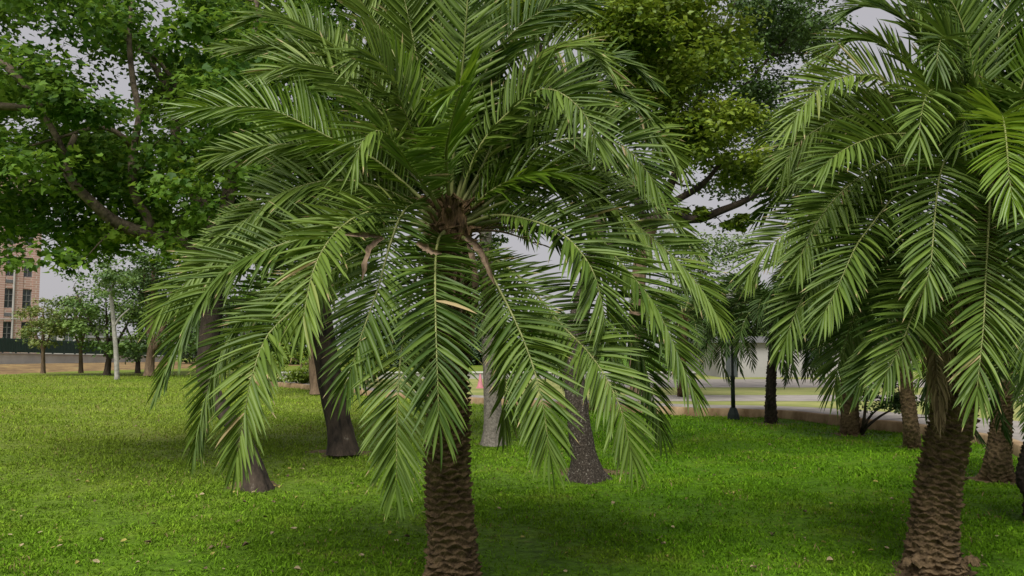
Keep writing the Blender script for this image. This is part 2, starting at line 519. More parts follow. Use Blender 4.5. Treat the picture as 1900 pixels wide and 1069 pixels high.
def traced(root, centre, D0, spec, **kw):
    pts2, dz = spec[0], spec[1]
    n = len(pts2)
    pts = [P(x, y, D0 + dz * math.sin(math.pi / 2 * i / (n - 1))) for i, (x, y) in enumerate(pts2)]
    k = dict(kw)
    if len(spec) > 2: k.update(spec[2])
    if 'twist' not in k: k['twist'] = R.uniform(-0.3, 0.3)
    if 'face' not in k: k['face'] = (np.array((R.uniform(-.35, .35), -1.0, R.uniform(0.0, .5))), R.uniform(1.6, 2.8))
    return add_frond(root, centre, pts, **k)


def arc(centre, az, el0, length, bend, power=1.25, n=10, side=0.0):
    """spine that leaves at elevation el0 and bends down by `bend` radians over its length"""
    o = np.array((math.cos(az), math.sin(az), 0))
    b = np.array((-math.sin(az), math.cos(az), 0))
    p = np.array(centre, float) + o * 0.06
    out = [p.copy()]
    for i in range(n - 1):
        e = el0 - bend * ((i + 0.5) / (n - 1)) ** power
        p = p + (o * math.cos(e) + UP * math.sin(e) + b * side * (i / n)) * length / (n - 1)
        out.append(p.copy())
    return out


# ------------------------------------------------------------------ palm trunks
def palm_trunk(root, pts, radii, pitch=0.040, around=11, lip=0.020, na=110, flare=0.0, mat=None, dz=0.0075, roots=True, name='trunk'):
    C, L = spline(np.column_stack([np.asarray(pts, float), np.asarray(radii, float)]), max(30, int(np.linalg.norm(np.array(pts[-1]) - np.array(pts[0])) / dz)))
    rad = C[:, 3]; C = C[:, :3]
    nz = len(C)
    T = norm(np.gradient(C, axis=0))
    ex = norm(np.array((1.0, 0, 0)) - T * T[:, :1]); ey = np.cross(T, ex)
    th = np.linspace(0, 2 * math.pi, na, endpoint=False)
    s = np.linspace(0, L, nz)
    TH, S = np.meshgrid(th, s)
    g = np.random.default_rng(R.randrange(1 << 30))
    ph = g.uniform(0, 6, 8)
    wob = 0.25 * np.sin(TH * 2 + ph[0] + S * 3) + 0.2 * np.sin(TH * 3 + ph[1] - S * 5) + 0.12 * np.sin(TH * 7 + ph[2] + S * 11)
    Y = S / pitch + wob
    row = np.floor(Y)
    bb = Y - row
    X = TH / (2 * math.pi) * around + 0.5 * (row % 2) + 0.06 * np.sin(S * 40 + ph[3])
    col = np.floor(X)
    aa = (X - col) * 2 - 1
    hsh = np.modf(np.abs(np.sin((row * 12.9898 + (col % around) * 78.233)) * 43758.5453))[0]
    bt = 0.93 - 0.6 * np.abs(aa) ** 1.4
    shape = np.clip(bb / bt, 0, 1) ** 1.1 * (1 - np.clip((bb - bt) / 0.10, 0, 1)) * (1 - 0.35 * np.abs(aa) ** 3)
    d = lip * shape * (0.45 + 0.9 * hsh)
    fine = 0.10 * lip * (np.sin(TH * 53 + S * 91 + ph[4]) + np.sin(TH * 37 - S * 163 + ph[5]))
    fl = flare * np.exp(-S / 0.10)
    lumps = flare * 0.55 * np.exp(-S / 0.16) * (np.sin(TH * 5 + ph[6]) + 0.7 * np.sin(TH * 9 + ph[7] + S * 20) + 0.5 * np.sin(TH * 17 + S * 50))
    rr = rad[:, None] + d + fine + fl + lumps + rng.normal(0, lip * 0.05, TH.shape)
    V = C[:, None, :] + (np.cos(TH) * rr)[..., None] * ex[:, None, :] + (np.sin(TH) * rr)[..., None] * ey[:, None, :]
    i = np.arange(nz - 1)[:, None] * na; j = np.arange(na)[None]; k = (j + 1) % na
    Fc = np.stack([i + j, i + k, i + na + k, i + na + j], -1).reshape(-1, 4)
    me = np_mesh(name, V.reshape(-1, 3), Fc, mat or M['palm_trunk'])
    return link(name, me, root)


def fibre_boss(root, centre, r, h, n=160):
    """the ragged brown fibre and cut leaf bases under the crown"""
    mb = MB()
    g = np.random.default_rng(R.randrange(1 << 30))
    for i in range(n):
        a = g.uniform(0, 2 * math.pi); z = g.uniform(-h, h * 0.55)
        rr = r * (1.0 - 0.35 * max(0, z) / h)
        o = np.array((math.cos(a), math.sin(a), 0))
        p0 = np.array(centre) + o * rr * 0.55 + UP * z
        ln = g.uniform(0.05, 0.16)
        p1 = p0 + (o * g.uniform(0.25, 0.8) + UP * g.uniform(0.1, 1.0) + g.normal(0, 0.35, 3)) * ln
        p2 = p1 + (o * 0.5 + g.normal(0, 0.6, 3)) * ln * 0.5
        w = g.uniform(0.002, 0.012) if g.random() < 0.8 else 0.02
        mb.tube([p0, p1, p2], [w * 1.3, w, w * 0.3], n=4, cap=False)
    zs = np.linspace(-h, h * 0.6, 9)
    mb.tube([np.array(centre) + UP * z for z in zs], [r * (0.68 - 0.4 * max(0, z) / h) for z in zs], n=14, wob=0.08)
    return mb.build('leaf_base_boss', M['fibre'], root)


def strip_blade(root, name, pts, w, mat):
    """dry spathe or folded strip hanging in the crown"""
    C, L = spline(pts, 14)
    T = norm(np.gradient(C, axis=0))
    S = norm(np.cross(T, np.array((0.25, 1.0, 0.1))))
    Nn = np.cross(S, T)
    q = np.sin(np.linspace(0.12, 1, 14) * math.pi * 0.97) ** 0.7
    V = []
    for i in range(14):
        h = w * q[i] * 0.38
        for a in (-1, -0.5, 0, 0.5, 1):
            ja = a * R.uniform(0.55, 1.25)
            V.append(C[i] + S[i] * h * ja + Nn[i] * h * (0.9 * (1 - a * a) + R.uniform(-.35, .35)))
    V = np.array(V)
    Fc = [(5 * i + k, 5 * i + k + 1, 5 * i + 6 + k, 5 * i + 5 + k) for i in range(13) for k in range(4)]
    me = np_mesh(name, V, Fc, mat, smooth=True)
    return link(name, me, root)


# ------------------------------------------------------------------ broadleaf trees
LEAF2 = np.array([(0, 0, 0), (-0.34, 0.42, 0.10), (0, 1.0, -0.06), (0.34, 0.42, 0.10)])
LEAF2_T = np.array([(0, 2, 1), (0, 3, 2)])
LOBED = np.array([(0, 0, 0), (-0.36, 0.10, .05), (-0.56, 0.50, 0.10), (-0.24, 0.52, 0.04), (0, 1.0, -0.10), (0.24, 0.52, 0.04), (0.56, 0.50, 0.10), (0.36, 0.10, .05)])
LOBED_T = np.array([(0, 2, 1), (0, 3, 2), (0, 4, 3), (0, 5, 4), (0, 6, 5), (0, 7, 6)])


def leaves(centres, nrm, size, tmpl, tri, name, mat, bias=0.0, seed=0):
    g = np.random.default_rng(seed)
    n = len(centres)
    nrm = norm(nrm)
    a = g.normal(size=(n, 3)); a[:, 2] -= 0.5
    Yd = norm(a - nrm * np.sum(a * nrm, 1)[:, None]); Xd = np.cross(Yd, nrm)
    sz = (size * g.uniform(0.65, 1.25, n))[:, None, None]
    V = centres[:, None] + sz * (tmpl[None, :, :1] * Xd[:, None] + (tmpl[None, :, 1:2] - 0.4) * Yd[:, None] + tmpl[None, :, 2:] * nrm[:, None])
    k = len(tmpl)
    Fc = (np.arange(n)[:, None, None] * k + tri[None]).reshape(-1, 3)
    return V.reshape(-1, 3), Fc, k


def crown(root, clumps, size, mat, lobed=False, flat=0.55, name='crown', leafdens=1.0):
    """clumps: list of (centre, radius, count); leaves gather in sprays within each clump"""
    g = np.random.default_rng(R.randrange(1 << 30))
    cs, ns, tone = [], [], []
    for (c, r, cnt) in clumps:
        cnt = int(cnt * leafdens)
        ctone = g.normal(0, 0.16)
        nsp = max(3, cnt // 22)
        d = norm(g.normal(size=(nsp, 3))) * (g.random(nsp)[:, None] ** 0.45) * np.array((1, 1, flat)) * r
        sp = np.array(c) + d
        which = g.integers(0, nsp, cnt)
        loc = g.normal(size=(cnt, 3)) * np.array((1, 1, 0.5)) * r * 0.27
        p = sp[which] + loc
        nn = np.array((0, 0, 1.0)) + g.normal(size=(cnt, 3)) * 0.55 + norm(p - np.array(c)) * 0.45
        cs.append(p); ns.append(nn)
        st = g.normal(0, 0.13, nsp)[which]
        tone.append(np.clip(0.42 + ctone + st + g.normal(0, 0.13, cnt) + (g.random(cnt) < 0.02) * 0.5, 0, 1))
    cs, ns, tone = np.concatenate(cs), np.concatenate(ns), np.concatenate(tone)
    V, Fc, k = leaves(cs, ns, size, LOBED if lobed else LEAF2, LOBED_T if lobed else LEAF2_T, name, mat, seed=R.randrange(1 << 30))
    me = np_mesh(name, V, Fc, mat, np.repeat(tone, k))
    return link(name, me, root)


def tree(name, label, base, limbs, clumps, bark, leaf, leaf_size, cat='tree', group=None, lobed=False, twigs=True, flare=1.5, flat=0.55, twig_r=0.008, bark_limb=None, dens=1.0, leafname='crown'):
    """limbs[0] is the trunk: list of (x,y,z,r); the others are limbs"""
    root = empty(name, base, label, cat, group)
    axis = []
    for i, lb in enumerate(limbs):
        q = np.asarray(lb, float)
        C, L = spline(q, max(10, int(np.linalg.norm(q[-1][:3] - q[0][:3]) / 0.12)))
        axis.append(C)
    C = axis[0]
    n = len(C)
    nn = 40
    th = np.linspace(0, 2 * math.pi, nn, endpoint=False)
    mb = MB()
    hs = C[:, 2] - C[0, 2]
    rad = C[:, 3] * (1 + (flare - 1) * np.exp(-hs / 0.16))
    ph = R.uniform(0, 6)
    V = []
    for i in range(n):
        rr = rad[i] * (1 + 0.22 * (flare - 1) * math.exp(-hs[i] / 0.2) * np.sin(th * 4 + ph) + 0.05 * np.sin(th * 3 + hs[i] * 2.4 + ph) + 0.035 * np.sin(th * 13 + 1.6 * math.sin(hs[i] * 7 + ph)) + 0.03 * np.sin(th * 7 - hs[i] * 5) + 0.018 * rng.normal(size=nn))
        V.append(np.stack([C[i, 0] + np.cos(th) * rr, C[i, 1] + np.sin(th) * rr, np.full(nn, C[i, 2])], 1))
    V = np.concatenate(V)
    Fc = [(i * nn + j, i * nn + (j + 1) % nn, (i + 1) * nn + (j + 1) % nn, (i + 1) * nn + j) for i in range(n - 1) for j in range(nn)]
    mb.add(V, Fc)
    mb.build('trunk', bark, root, smooth=True)
    if len(axis) > 1 or twigs:
        mb = MB()
        for C in axis[1:]:
            mb.tube(C[:, :3], C[:, 3], n=9, wob=0.05)
        if twigs:
            cand = np.concatenate([C[len(C) // 3:] if i == 0 and len(axis) > 1 else C for i, C in enumerate(axis)])
            dist0 = [np.min(np.linalg.norm(cand[:, :3] - np.asarray(q[0]), axis=1)) for q in clumps]
            for ci in np.argsort(dist0):
                c = np.asarray(clumps[ci][0])
                d = np.linalg.norm(cand[:, :3] - c, axis=1) + np.maximum(0, cand[:, 2] - c[2]) * 0.8
                q = cand[np.argmin(d)]
                a = q[:3]
                mid = (a + c) / 2 + np.array((R.uniform(-.12, .12), R.uniform(-.12, .12), R.uniform(-0.05, 0.12))) * np.linalg.norm(c - a)
                K, _ = spline([a, mid, c, c + (c - mid) * 0.35], 9)
                r0 = min(q[3] * 0.6, twig_r * (1.2 + np.linalg.norm(c - a)))
                mb.tube(K, np.linspace(r0, r0 * 0.25, 9), n=5)
                cand = np.vstack([cand, np.column_stack([K[2:], np.linspace(r0 * .8, r0 * .3, 7)])])
        if mb.v:
            mb.build('branches', bark_limb or bark, root, smooth=True)
    crown(root, clumps, leaf_size, leaf, lobed=lobed, flat=flat, leafdens=dens, name=leafname)
    return root


def px_limb(pts):
    """[(px, py, depth, radius)] -> world"""
    return [tuple(P(x, y, d)) + (r,) for (x, y, d, r) in pts]


def px_clumps(n, boxes, d0, d1, r, cnt, gaps=()):
    """clumps in picture regions (x0,y0,x1,y1,weight) spread between distances d0 and d1"""
    tot = sum(b[4] for b in boxes)
    out = []
    for b in boxes:
        k = max(1, round(n * b[4] / tot))
        for i in range(k):
            for _ in range(12):
                x, y = R.uniform(b[0], b[2]), R.uniform(b[1], b[3])
                if not any(((x - gx) / gr) ** 2 + ((y - gy) / gr) ** 2 < 1 for gx, gy, gr in gaps):
                    break
            d = R.uniform(d0, d1)
            out.append((P(x, y, d), r * R.uniform(0.7, 1.3), cnt * R.uniform(0.6, 1.4)))
    return out


# ================================================================== THE SETTING
# ground: one sheet to the horizon
gx = np.concatenate([np.linspace(-900, -40, 12), np.linspace(-36, 36, 60), np.linspace(40, 900, 12)])
gy = np.concatenate([np.linspace(-60, 0, 6), np.linspace(1, 40, 60), np.linspace(45, 1500, 20)])
GX, GY = np.meshgrid(gx, gy)


def ground_z(x, y):
    a = 0.018 * np.sin(x * 0.9 + 1.3) * np.sin(y * 0.7) + 0.012 * np.sin(x * 2.1 + y * 1.7)
    return a * np.clip((40 - y) / 15, 0, 1) * np.clip((y - 2) / 3, 0, 1) * np.clip((36 - np.abs(x)) / 6, 0, 1)


V = np.stack([GX, GY, ground_z(GX, GY)], -1).reshape(-1, 3)
nx = len(gx)
Fc = [(i * nx + j, i * nx + j + 1, (i + 1) * nx + j + 1, (i + 1) * nx + j) for i in range(len(gy) - 1) for j in range(nx - 1)]
tag(link('lawn', np_mesh('lawn', V, Fc, M['ground'], smooth=True)), kind='structure')

# raised terrace behind the low kerb wall
KERB = [(470, 716), (530, 719), (700, 737), (869, 749), (923, 752), (1100, 762), (1280, 771), (1438, 776), (1563, 789), (1610, 796), (1678, 802), (1826, 827), (1893, 850), (1990, 905)]
kb = [G(x, y)[:2] for x, y in KERB]
KB, _ = spline(np.array(kb), 90)
TZ = 0.18


def sheet(name, front, back, z, mat):
    n = len(front)
    V = [(float(p[0]), float(p[1]), z) for p in front] + [(float(p[0]), float(p[1]), z) for p in back]
    Fq = [(i, i + 1, n + i + 1, n + i) for i in range(n - 1)]
    me = bpy.data.meshes.new(name); me.from_pydata(V, [], Fq); me.materials.append(mat); me.update()
    return tag(link(name, me), kind='structure')


nrmk = np.gradient(KB, axis=0); nrmk = np.stack([-nrmk[:, 1], nrmk[:, 0]], 1); nrmk /= np.linalg.norm(nrmk, axis=1)[:, None]
kin = KB + nrmk * 0.16
me = bpy.data.meshes.new('far_lawn')
poly = [(float(p[0]), float(p[1]), TZ - 0.02) for p in kin] + [(70.0, float(kin[-1][1]), TZ - 0.02), (70.0, 48.0, TZ - 0.02), (-17.0, 48.0, TZ - 0.02)]
me.from_pydata(poly, [], [tuple(range(len(poly)))]); me.materials.append(M['far_lawn']); me.update()
tag(link('far_lawn', me), kind='structure')


def behind_kerb(x, y):
    """distance behind the front of the kerb wall (negative on the lawn side)"""
    x = np.atleast_1d(np.asarray(x, float)); y = np.atleast_1d(np.asarray(y, float))
    out = np.empty(len(x))
    for a in range(0, len(x), 40000):
        dx = x[a:a + 40000, None] - KB[None, :, 0]; dy = y[a:a + 40000, None] - KB[None, :, 1]
        i = np.argmin(dx * dx + dy * dy, 1); r = np.arange(len(i))
        out[a:a + 40000] = dx[r, i] * nrmk[i, 0] + dy[r, i] * nrmk[i, 1]
    return np.where(x < KB[0, 0] - 0.3, -9.0, out)


# the paved path just behind the kerb: narrow on the left, wide on the right
wpath = np.interp(np.linspace(0, 1, 90), [0, 0.2, 0.55, 0.70, 0.82, 1], [1.2, 1.0, 0.9, 1.4, 2.4, 3.2])
sheet('paved_path', kin, kin + nrmk * wpath[:, None], TZ - 0.014, M['paving'])
xs = np.linspace(-30, 40, 40)
sheet('cross_path', np.stack([xs, 21.6 + 0 * xs + np.where(xs < 2, 40, 0)], 1)[xs > 2], np.stack([xs, 24.2 + 0.02 * xs], 1)[xs > 2], TZ - 0.014, M['paving'])
sheet('road', np.stack([xs, 29.0 + 0 * xs], 1)[xs > 4], np.stack([xs, 36.5 + 0 * xs], 1)[xs > 4], TZ - 0.014, M['paving'])

# kerb wall as a real low wall with a lighter top
Vk, Fk = [], []
prof = [(-0.035, -0.3), (-0.03, 0.0), (0.0, TZ - 0.02), (0.02, TZ), (0.18, TZ), (0.18, -0.3)]
for i in range(90):
    for (a, z) in prof:
        zz = z + (0.006 * math.sin(i * 1.7) if z > 0.1 else 0)
        p = KB[i] + nrmk[i] * a
        Vk.append((p[0], p[1], zz))
m5 = len(prof)
for i in range(89):
    for k in range(m5 - 1):
        Fk.append((i * m5 + k, (i + 1) * m5 + k, (i + 1) * m5 + k + 1, i * m5 + k + 1))
kw = link('kerb_wall', np_mesh('kerb_wall', Vk, Fk, M['kerb']))
tag(kw, 'long low stained kerb wall curving along the back of the lawn', 'kerb')

# bank, wall and fence at the far left
wa, wb = np.array((-60.0, 55.0)), P(300, 670, 82)[:2]
wx0, wx1 = P(-140, 670, 54)[:2], wb
dirw = (wx1 - wx0); Lw = np.linalg.norm(dirw); dirw /= Lw; nw = np.array((dirw[1], -dirw[0]))
bn = 40
g2 = np.random.default_rng(3)
rowsb = []
for k, (off, z) in enumerate([(0.0, 0.42), (2.0, 0.40), (5.0, 0.28), (8.5, 0.12), (12, -0.03)]):
    t = np.linspace(-0.5, 1.04, bn)
    base = wx0 + np.outer(t * Lw, dirw)
    sc = np.interp(t, [0, 1], [0.85, 1.9])
    p = base + nw * (off * sc + g2.normal(0, 0.25, bn) * (k > 0))[:, None]
    zz = z * np.interp(t, [0, 1], [1.0, 0.35]) + g2.normal(0, 0.02, bn) * (0 < k < 4)
    rowsb.append(np.column_stack([p, zz]))
V = np.concatenate(rowsb)
Fc = [(k * bn + i, (k + 1) * bn + i, (k + 1) * bn + i + 1, k * bn + i + 1) for k in range(4) for i in range(bn - 1)]
tag(link('bank', np_mesh('bank', V, Fc, M['soil'], smooth=True)), kind='structure')


def along(mb, s0, s1, off0, off1, z0, z1, z0b=None, z1b=None):
    z0b = z0 if z0b is None else z0b; z1b = z1 if z1b is None else z1b
    V = []
    for (s, za, zb) in ((s0, z0, z1), (s1, z0b, z1b)):
        for o in (off0, off1):
            p = wx0 + dirw * s + nw * o
            V += [(p[0], p[1], za), (p[0], p[1], zb)]
    mb.add(V, [(0, 4, 5, 1), (2, 3, 7, 6), (1, 5, 7, 3), (0, 2, 6, 4), (0, 1, 3, 2), (4, 6, 7, 5)])


wroot = empty('concrete_wall', (*wx0, 0), 'long pale grey concrete wall under the dark green fence', 'wall')
mb = MB(); along(mb, 0, Lw * 1.06, -0.12, 0.12, -0.2, 1.27, -0.6, 0.62); mb.build('wall_panel', M['concrete'], wroot)
mb = MB(); along(mb, 0, Lw * 1.06, -0.2, 0.2, 1.27, 1.35, 0.62, 0.70); mb.build('coping', M['white_wall'], wroot)
froot = empty('metal_fence', (*wx0, 1.35), 'dark green panel fence standing on the pale concrete wall', 'fence')
npan = 22
for i in range(npan):
    s0, s1 = Lw * 1.06 * i / npan, Lw * 1.06 * (i + 1) / npan
    za, zb = np.interp([s0, s1], [0, Lw * 1.06], [1.35, 0.70])
    mb = MB(); along(mb, s0 + 0.09, s1 - 0.02, -0.03, 0.03, za + 0.06, za + 1.12, zb + 0.06, zb + 1.12)
    for q in range(8):
        sq = s0 + 0.15 + (s1 - s0 - 0.2) * q / 7
        zq = za + (zb - za) * q / 7
        along(mb, sq - 0.03, sq + 0.03, 0.031, 0.055, zq + 0.08, zq + 1.1)
    mb.build('fence_panel', M['fence'], froot)
    mb = MB(); along(mb, s0, s0 + 0.085, -0.05, 0.05, za, za + 1.2); mb.build('post', M['fence'], froot)

# brick building at the left edge
bd = 76.0
corner = P(68, 640, bd)[:2]
fa = math.radians(56)
fdir = np.array((-math.cos(fa), -math.sin(fa)))       # along the facade, away from the corner, towards the camera side
fn = np.array((math.sin(fa), -math.cos(fa)))           # outward
broot = empty('brick_building', (corner[0], corner[1], 0), 'tall red brick building with rows of narrow windows at the left edge', 'building')


def fbox(mb, s0, s1, o0, o1, z0, z1):
    V = []
    for z in (z0, z1):
        for o in (o0, o1):
            for s in (s0, s1):
                p = corner + fdir * s + fn * o
                V.append((p[0], p[1], z))
    mb.add(V, [(0, 1, 3, 2), (4, 6, 7, 5), (0, 4, 5, 1), (2, 3, 7, 6), (0, 2, 6, 4), (1, 5, 7, 3)])


NC, PW, W0, WW = 7, 1.56, 0.62, 0.86
ROWZ = []
for y0, y1 in ((598, 632), (538, 573.5), (480.6, 516), (423, 458), (366, 401)):
    ROWZ.append((P(60, y1, bd)[2], P(60, y0, bd)[2]))
HB = ROWZ[-1][1] + 1.6
mb = MB()
s = 0.0
edges = [0.0]
for c in range(NC):
    a = W0 + c * PW
    fbox(mb, edges[-1], a, -0.4, 0.06, 0, HB)          # pier, a little proud
    edges.append(a + WW)
fbox(mb, edges[-1], edges[-1] + 1.2, -0.4, 0.06, 0, HB)
LEN = edges[-1] + 1.2
for c in range(NC):
    a = W0 + c * PW
    z = 0.0
    for (z0, z1) in ROWZ:
        fbox(mb, a, a + WW, -0.4, 0.0, z, z0); z = z1
    fbox(mb, a, a + WW, -0.4, 0.0, z, HB)
fbox(mb, 0, LEN, -12, -0.42, 0, HB - 0.01)
mb.build('wall', M['brick'], broot)
mb = MB(); fbox(mb, -0.1, LEN + 0.1, -12.1, 0.14, HB, HB + 0.35); mb.build('parapet', M['white_wall'], broot)
for c in range(NC):
    a = W0 + c * PW
    for ri, (z0, z1) in enumerate(ROWZ):
        mb = MB(); fbox(mb, a + 0.004, a + WW - 0.004, -0.22, -0.20, z0 + 0.004, z1 - 0.004)
        w = mb.build('window', M['glass'], broot)
        mb = MB()
        fbox(mb, a + 0.005, a + 0.075, -0.199, -0.12, z0 + 0.005, z1 - 0.005)
        fbox(mb, a + WW - 0.075, a + WW - 0.005, -0.199, -0.12, z0 + 0.005, z1 - 0.005)
        fbox(mb, a + WW / 2 - 0.03, a + WW / 2 + 0.03, -0.199, -0.13, z0 + 0.08, z1 - 0.08)
        for q in (0.0, 0.36, 0.7, 1.0):
            zz = z0 + 0.04 + (z1 - z0 - 0.08) * q
            fbox(mb, a + 0.08, a + WW / 2 - 0.035, -0.199, -0.125, zz - 0.03, zz + 0.03)
            fbox(mb, a + WW / 2 + 0.035, a + WW - 0.08, -0.199, -0.125, zz - 0.03, zz + 0.03)
        mb.build('window_frame', M['frame'], w, world_verts=False)
    if c in (1, 4):
        for ri in range(len(ROWZ) - 1):
            zz = ROWZ[ri][1] + 0.5
            mb = MB(); fbox(mb, a + 0.05, a + WW - 0.05, 0.004, 0.04, zz, zz + 0.3); mb.build('vent', M['roof'], broot)
mb = MB(); p = corner + fdir * 2.3 + fn * 0.16
mb.tube([(p[0], p[1], 0.02), (p[0], p[1], 9.5), (p[0], p[1], 10.2)], 0.09, n=8); mb.build('drainpipe', M['pipe'], broot)
mb = MB(); a = corner + fdir * 0.3 + fn * 0.2; b = corner + fdir * (LEN - 0.1) + fn * 0.2
mb.tube([(*a, 4.3), (*((a + b) / 2), 4.15), (*b, 4.4)], 0.05, n=6); mb.build('cable', M['pipe'], broot)
mb = MB(); fbox(mb, 5.4, 6.5, 0.07, 0.75, 2.4, 3.5)
mb.build('air_conditioner', M['white_wall'], broot)
mb = MB(); cpt = corner + fdir * 4.4 + fn * 0.45
mb.tube([(*(cpt - fdir * 0.5), 2.2), (*(cpt + fdir * 0.5), 2.2)], 0.55, n=16); mb.build('fan_housing', M['roof'], broot)


def low_building(label, x0, x1, ybase, ytop, d, mat, bands, dep=8, name='low_building'):
    a, b = P(x0, 640, d), P(x1, 640, d)
    zt = P(x0, ytop, d)[2]
    r = empty(name, ((a[0] + b[0]) / 2, d, 0), label, 'building')
    MB().box(a[0], b[0], d, d + dep, 0, zt).build('wall', mat, r)
    MB().box(a[0] - 0.3, b[0] + 0.3, d - 0.3, d + dep, zt + 0.003, zt + 0.3).build('roof', M['roof'], r)
    for (u0, u1, v0, v1) in bands:
        X0, X1 = a[0] + (b[0] - a[0]) * u0, a[0] + (b[0] - a[0]) * u1
        w = MB().box(X0, X1, d - 0.06, d - 0.004, zt * v0, zt * v1).build('window', M['glass'], r)
        mb = MB()
        mb.box(X0 - 0.08, X1 + 0.08, d - 0.1, d - 0.004, zt * v0 - 0.1, zt * v0 - 0.002)
        mb.box((X0 + X1) / 2 - 0.05, (X0 + X1) / 2 + 0.05, d - 0.1, d - 0.061, zt * v0, zt * v1)
        mb.build('window_frame', M['white_wall'], w, world_verts=False)
    return r


low_building('low white building with a strip of windows beyond the far left trees', 150, 330, 660, 627, 118, M['white_wall'], [(0.36, 0.5, 0.42, 0.78), (0.54, 0.66, 0.42, 0.78), (0.72, 0.9, 0.42, 0.78)])
low_building('pale plain building right beside the brick block', 74, 150, 660, 604, 125, M['white_wall'], [(0.2, 0.4, 0.5, 0.8), (0.6, 0.8, 0.5, 0.8)])
low_building('wide white building across the road behind the palms on the right', 1335, 1690, 706, 636, 39, M['white_wall'], [(0.03, 0.09, 0.05, 0.75), (0.45, 0.55, 0.35, 0.75), (0.7, 0.8, 0.35, 0.75)], name='white_building')

# white garden wall and hedge seen in the middle gap
gr = empty('garden_wall', P(900, 700, 37) * (1, 1, 0), 'low white garden wall in front of the clipped hedge at the middle gap', 'wall')
a, b = P(520, 640, 37)[0], P(1290, 640, 37)[0]
MB().box(a, b, 37, 37.25, 0, 0.42).build('wall_panel', M['white_wall'], gr)
MB().box(a, b, 36.95, 37.3, 0.423, 0.49).build('coping', M['concrete'], gr)
cl = [((x, 38.2 + R.uniform(-0.3, 0.3), R.uniform(0.15, 0.5)), 0.34, 150) for x in np.linspace(a, b, 46)]
hr = empty('hedge', ((a + b) / 2, 38.2, 0), 'clipped green hedge along the top of the low white garden wall', 'hedge')
crown(hr, cl, 0.10, M['leaf_bright'], name='foliage')
mb = MB()
for x in np.linspace(a, b, 40): mb.tube([(x, 38.2, 0), (x + R.uniform(-.1, .1), 38.2, 0.45)], 0.02, n=5)
mb.build('stems', M['bark_brown'], hr)

# ================================================================== BROADLEAF TREES
# the big spreading tree on the left: curved trunk, limbs to the left
LA = [
    px_limb([(478, 912, 9.1, .125), (466, 860, 9.15, .11), (440, 800, 9.2, .105), (402, 745, 9.3, .105), (382, 690, 9.4, .105), (390, 620, 9.5, .115), (400, 540, 9.6, .11), (385, 480, 9.7, .11)]),
    px_limb([(388, 490, 9.7, .11), (340, 450, 9.6, .10), (270, 435, 9.4, .085), (215, 412, 9.2, .07), (165, 370, 9.0, .055), (128, 330, 8.9, .05), (126, 290, 8.9, .04), (140, 250, 8.9, .03)]),
    px_limb([(272, 436, 9.4, .06), (278, 410, 9.4, .055), (250, 365, 9.3, .05), (245, 310, 9.3, .046), (247, 270, 9.3, .045), (258, 215, 9.3, .04), (245, 140, 9.3, .034), (240, 60, 9.3, .028), (248, -40, 9.3, .018)]),
    px_limb([(245, 275, 9.3, .035), (225, 250, 9.2, .03), (182, 236, 9.1, .025), (130, 250, 9.0, .018), (60, 270, 8.9, .012)]),
    px_limb([(388, 490, 9.7, .10), (385, 400, 10.0, .09), (340, 320, 10.3, .075), (310, 170, 10.6, .05), (260, 90, 10.8, .035), (180, 0, 11, .02)]),
    px_limb([(388, 490, 9.7, .10), (420, 380, 10.2, .09), (450, 250, 10.8, .07), (470, 100, 11.2, .05), (480, -80, 11.5, .03)]),
    px_limb([(-60, 70, 8.6, .06), (0, 112, 8.6, .05), (40, 150, 8.6, .045), (72, 185, 8.65, .04), (80, 212, 8.7, .03)]),
    px_limb([(-60, 190, 8.6, .05), (0, 197, 8.6, .045), (45, 200, 8.6, .04), (80, 212, 8.7, .035), (128, 300, 8.9, .035)]),
    px_limb([(290, 160, 10.5, .04), (330, 170, 10.4, .035), (300, 120, 10.2, .025), (270, 95, 10, .02)]),
]
GA = [(35, 65, 40), (295, 25, 28), (185, 180, 24), (330, 30, 20), (20, 310, 34), (100, 400, 30), (100, 500, 60), (40, 500, 30), (250, 195, 26), (170, 90, 22)]
CA = px_clumps(105, [(-120, -120, 320, 120, 30), (-120, 100, 340, 300, 32), (-40, 280, 380, 430, 26), (120, 400, 400, 490, 12), (-30, 340, 110, 455, 7), (300, -100, 620, 330, 26)], 9.25, 11.6, 0.55, 240, GA)
CA += px_clumps(12, [(70, 470, 175, 500, 2), (0, 470, 60, 500, 1)], 8.5, 9.0, 0.2, 22)
CA += px_clumps(34, [(-80, -60, 230, 150, 6), (-60, 120, 110, 200, 3), (-40, 240, 100, 330, 3), (270, 40, 460, 330, 8), (90, 150, 235, 225, 3), (290, 330, 400, 430, 2)], 8.3, 9.2, 0.45, 130, GA)
CA += px_clumps(14, [(-250, -250, 700, -60, 10)], 8.8, 12, 0.7, 200)
tree('spreading_tree', 'big spreading tree with lobed leaves and a curved trunk at left', G(476, 900), LA, CA, M['bark_dark'], M['leaf_maple'], 0.083, lobed=True, flare=1.45, dens=1.35, bark_limb=M['bark_limb'])

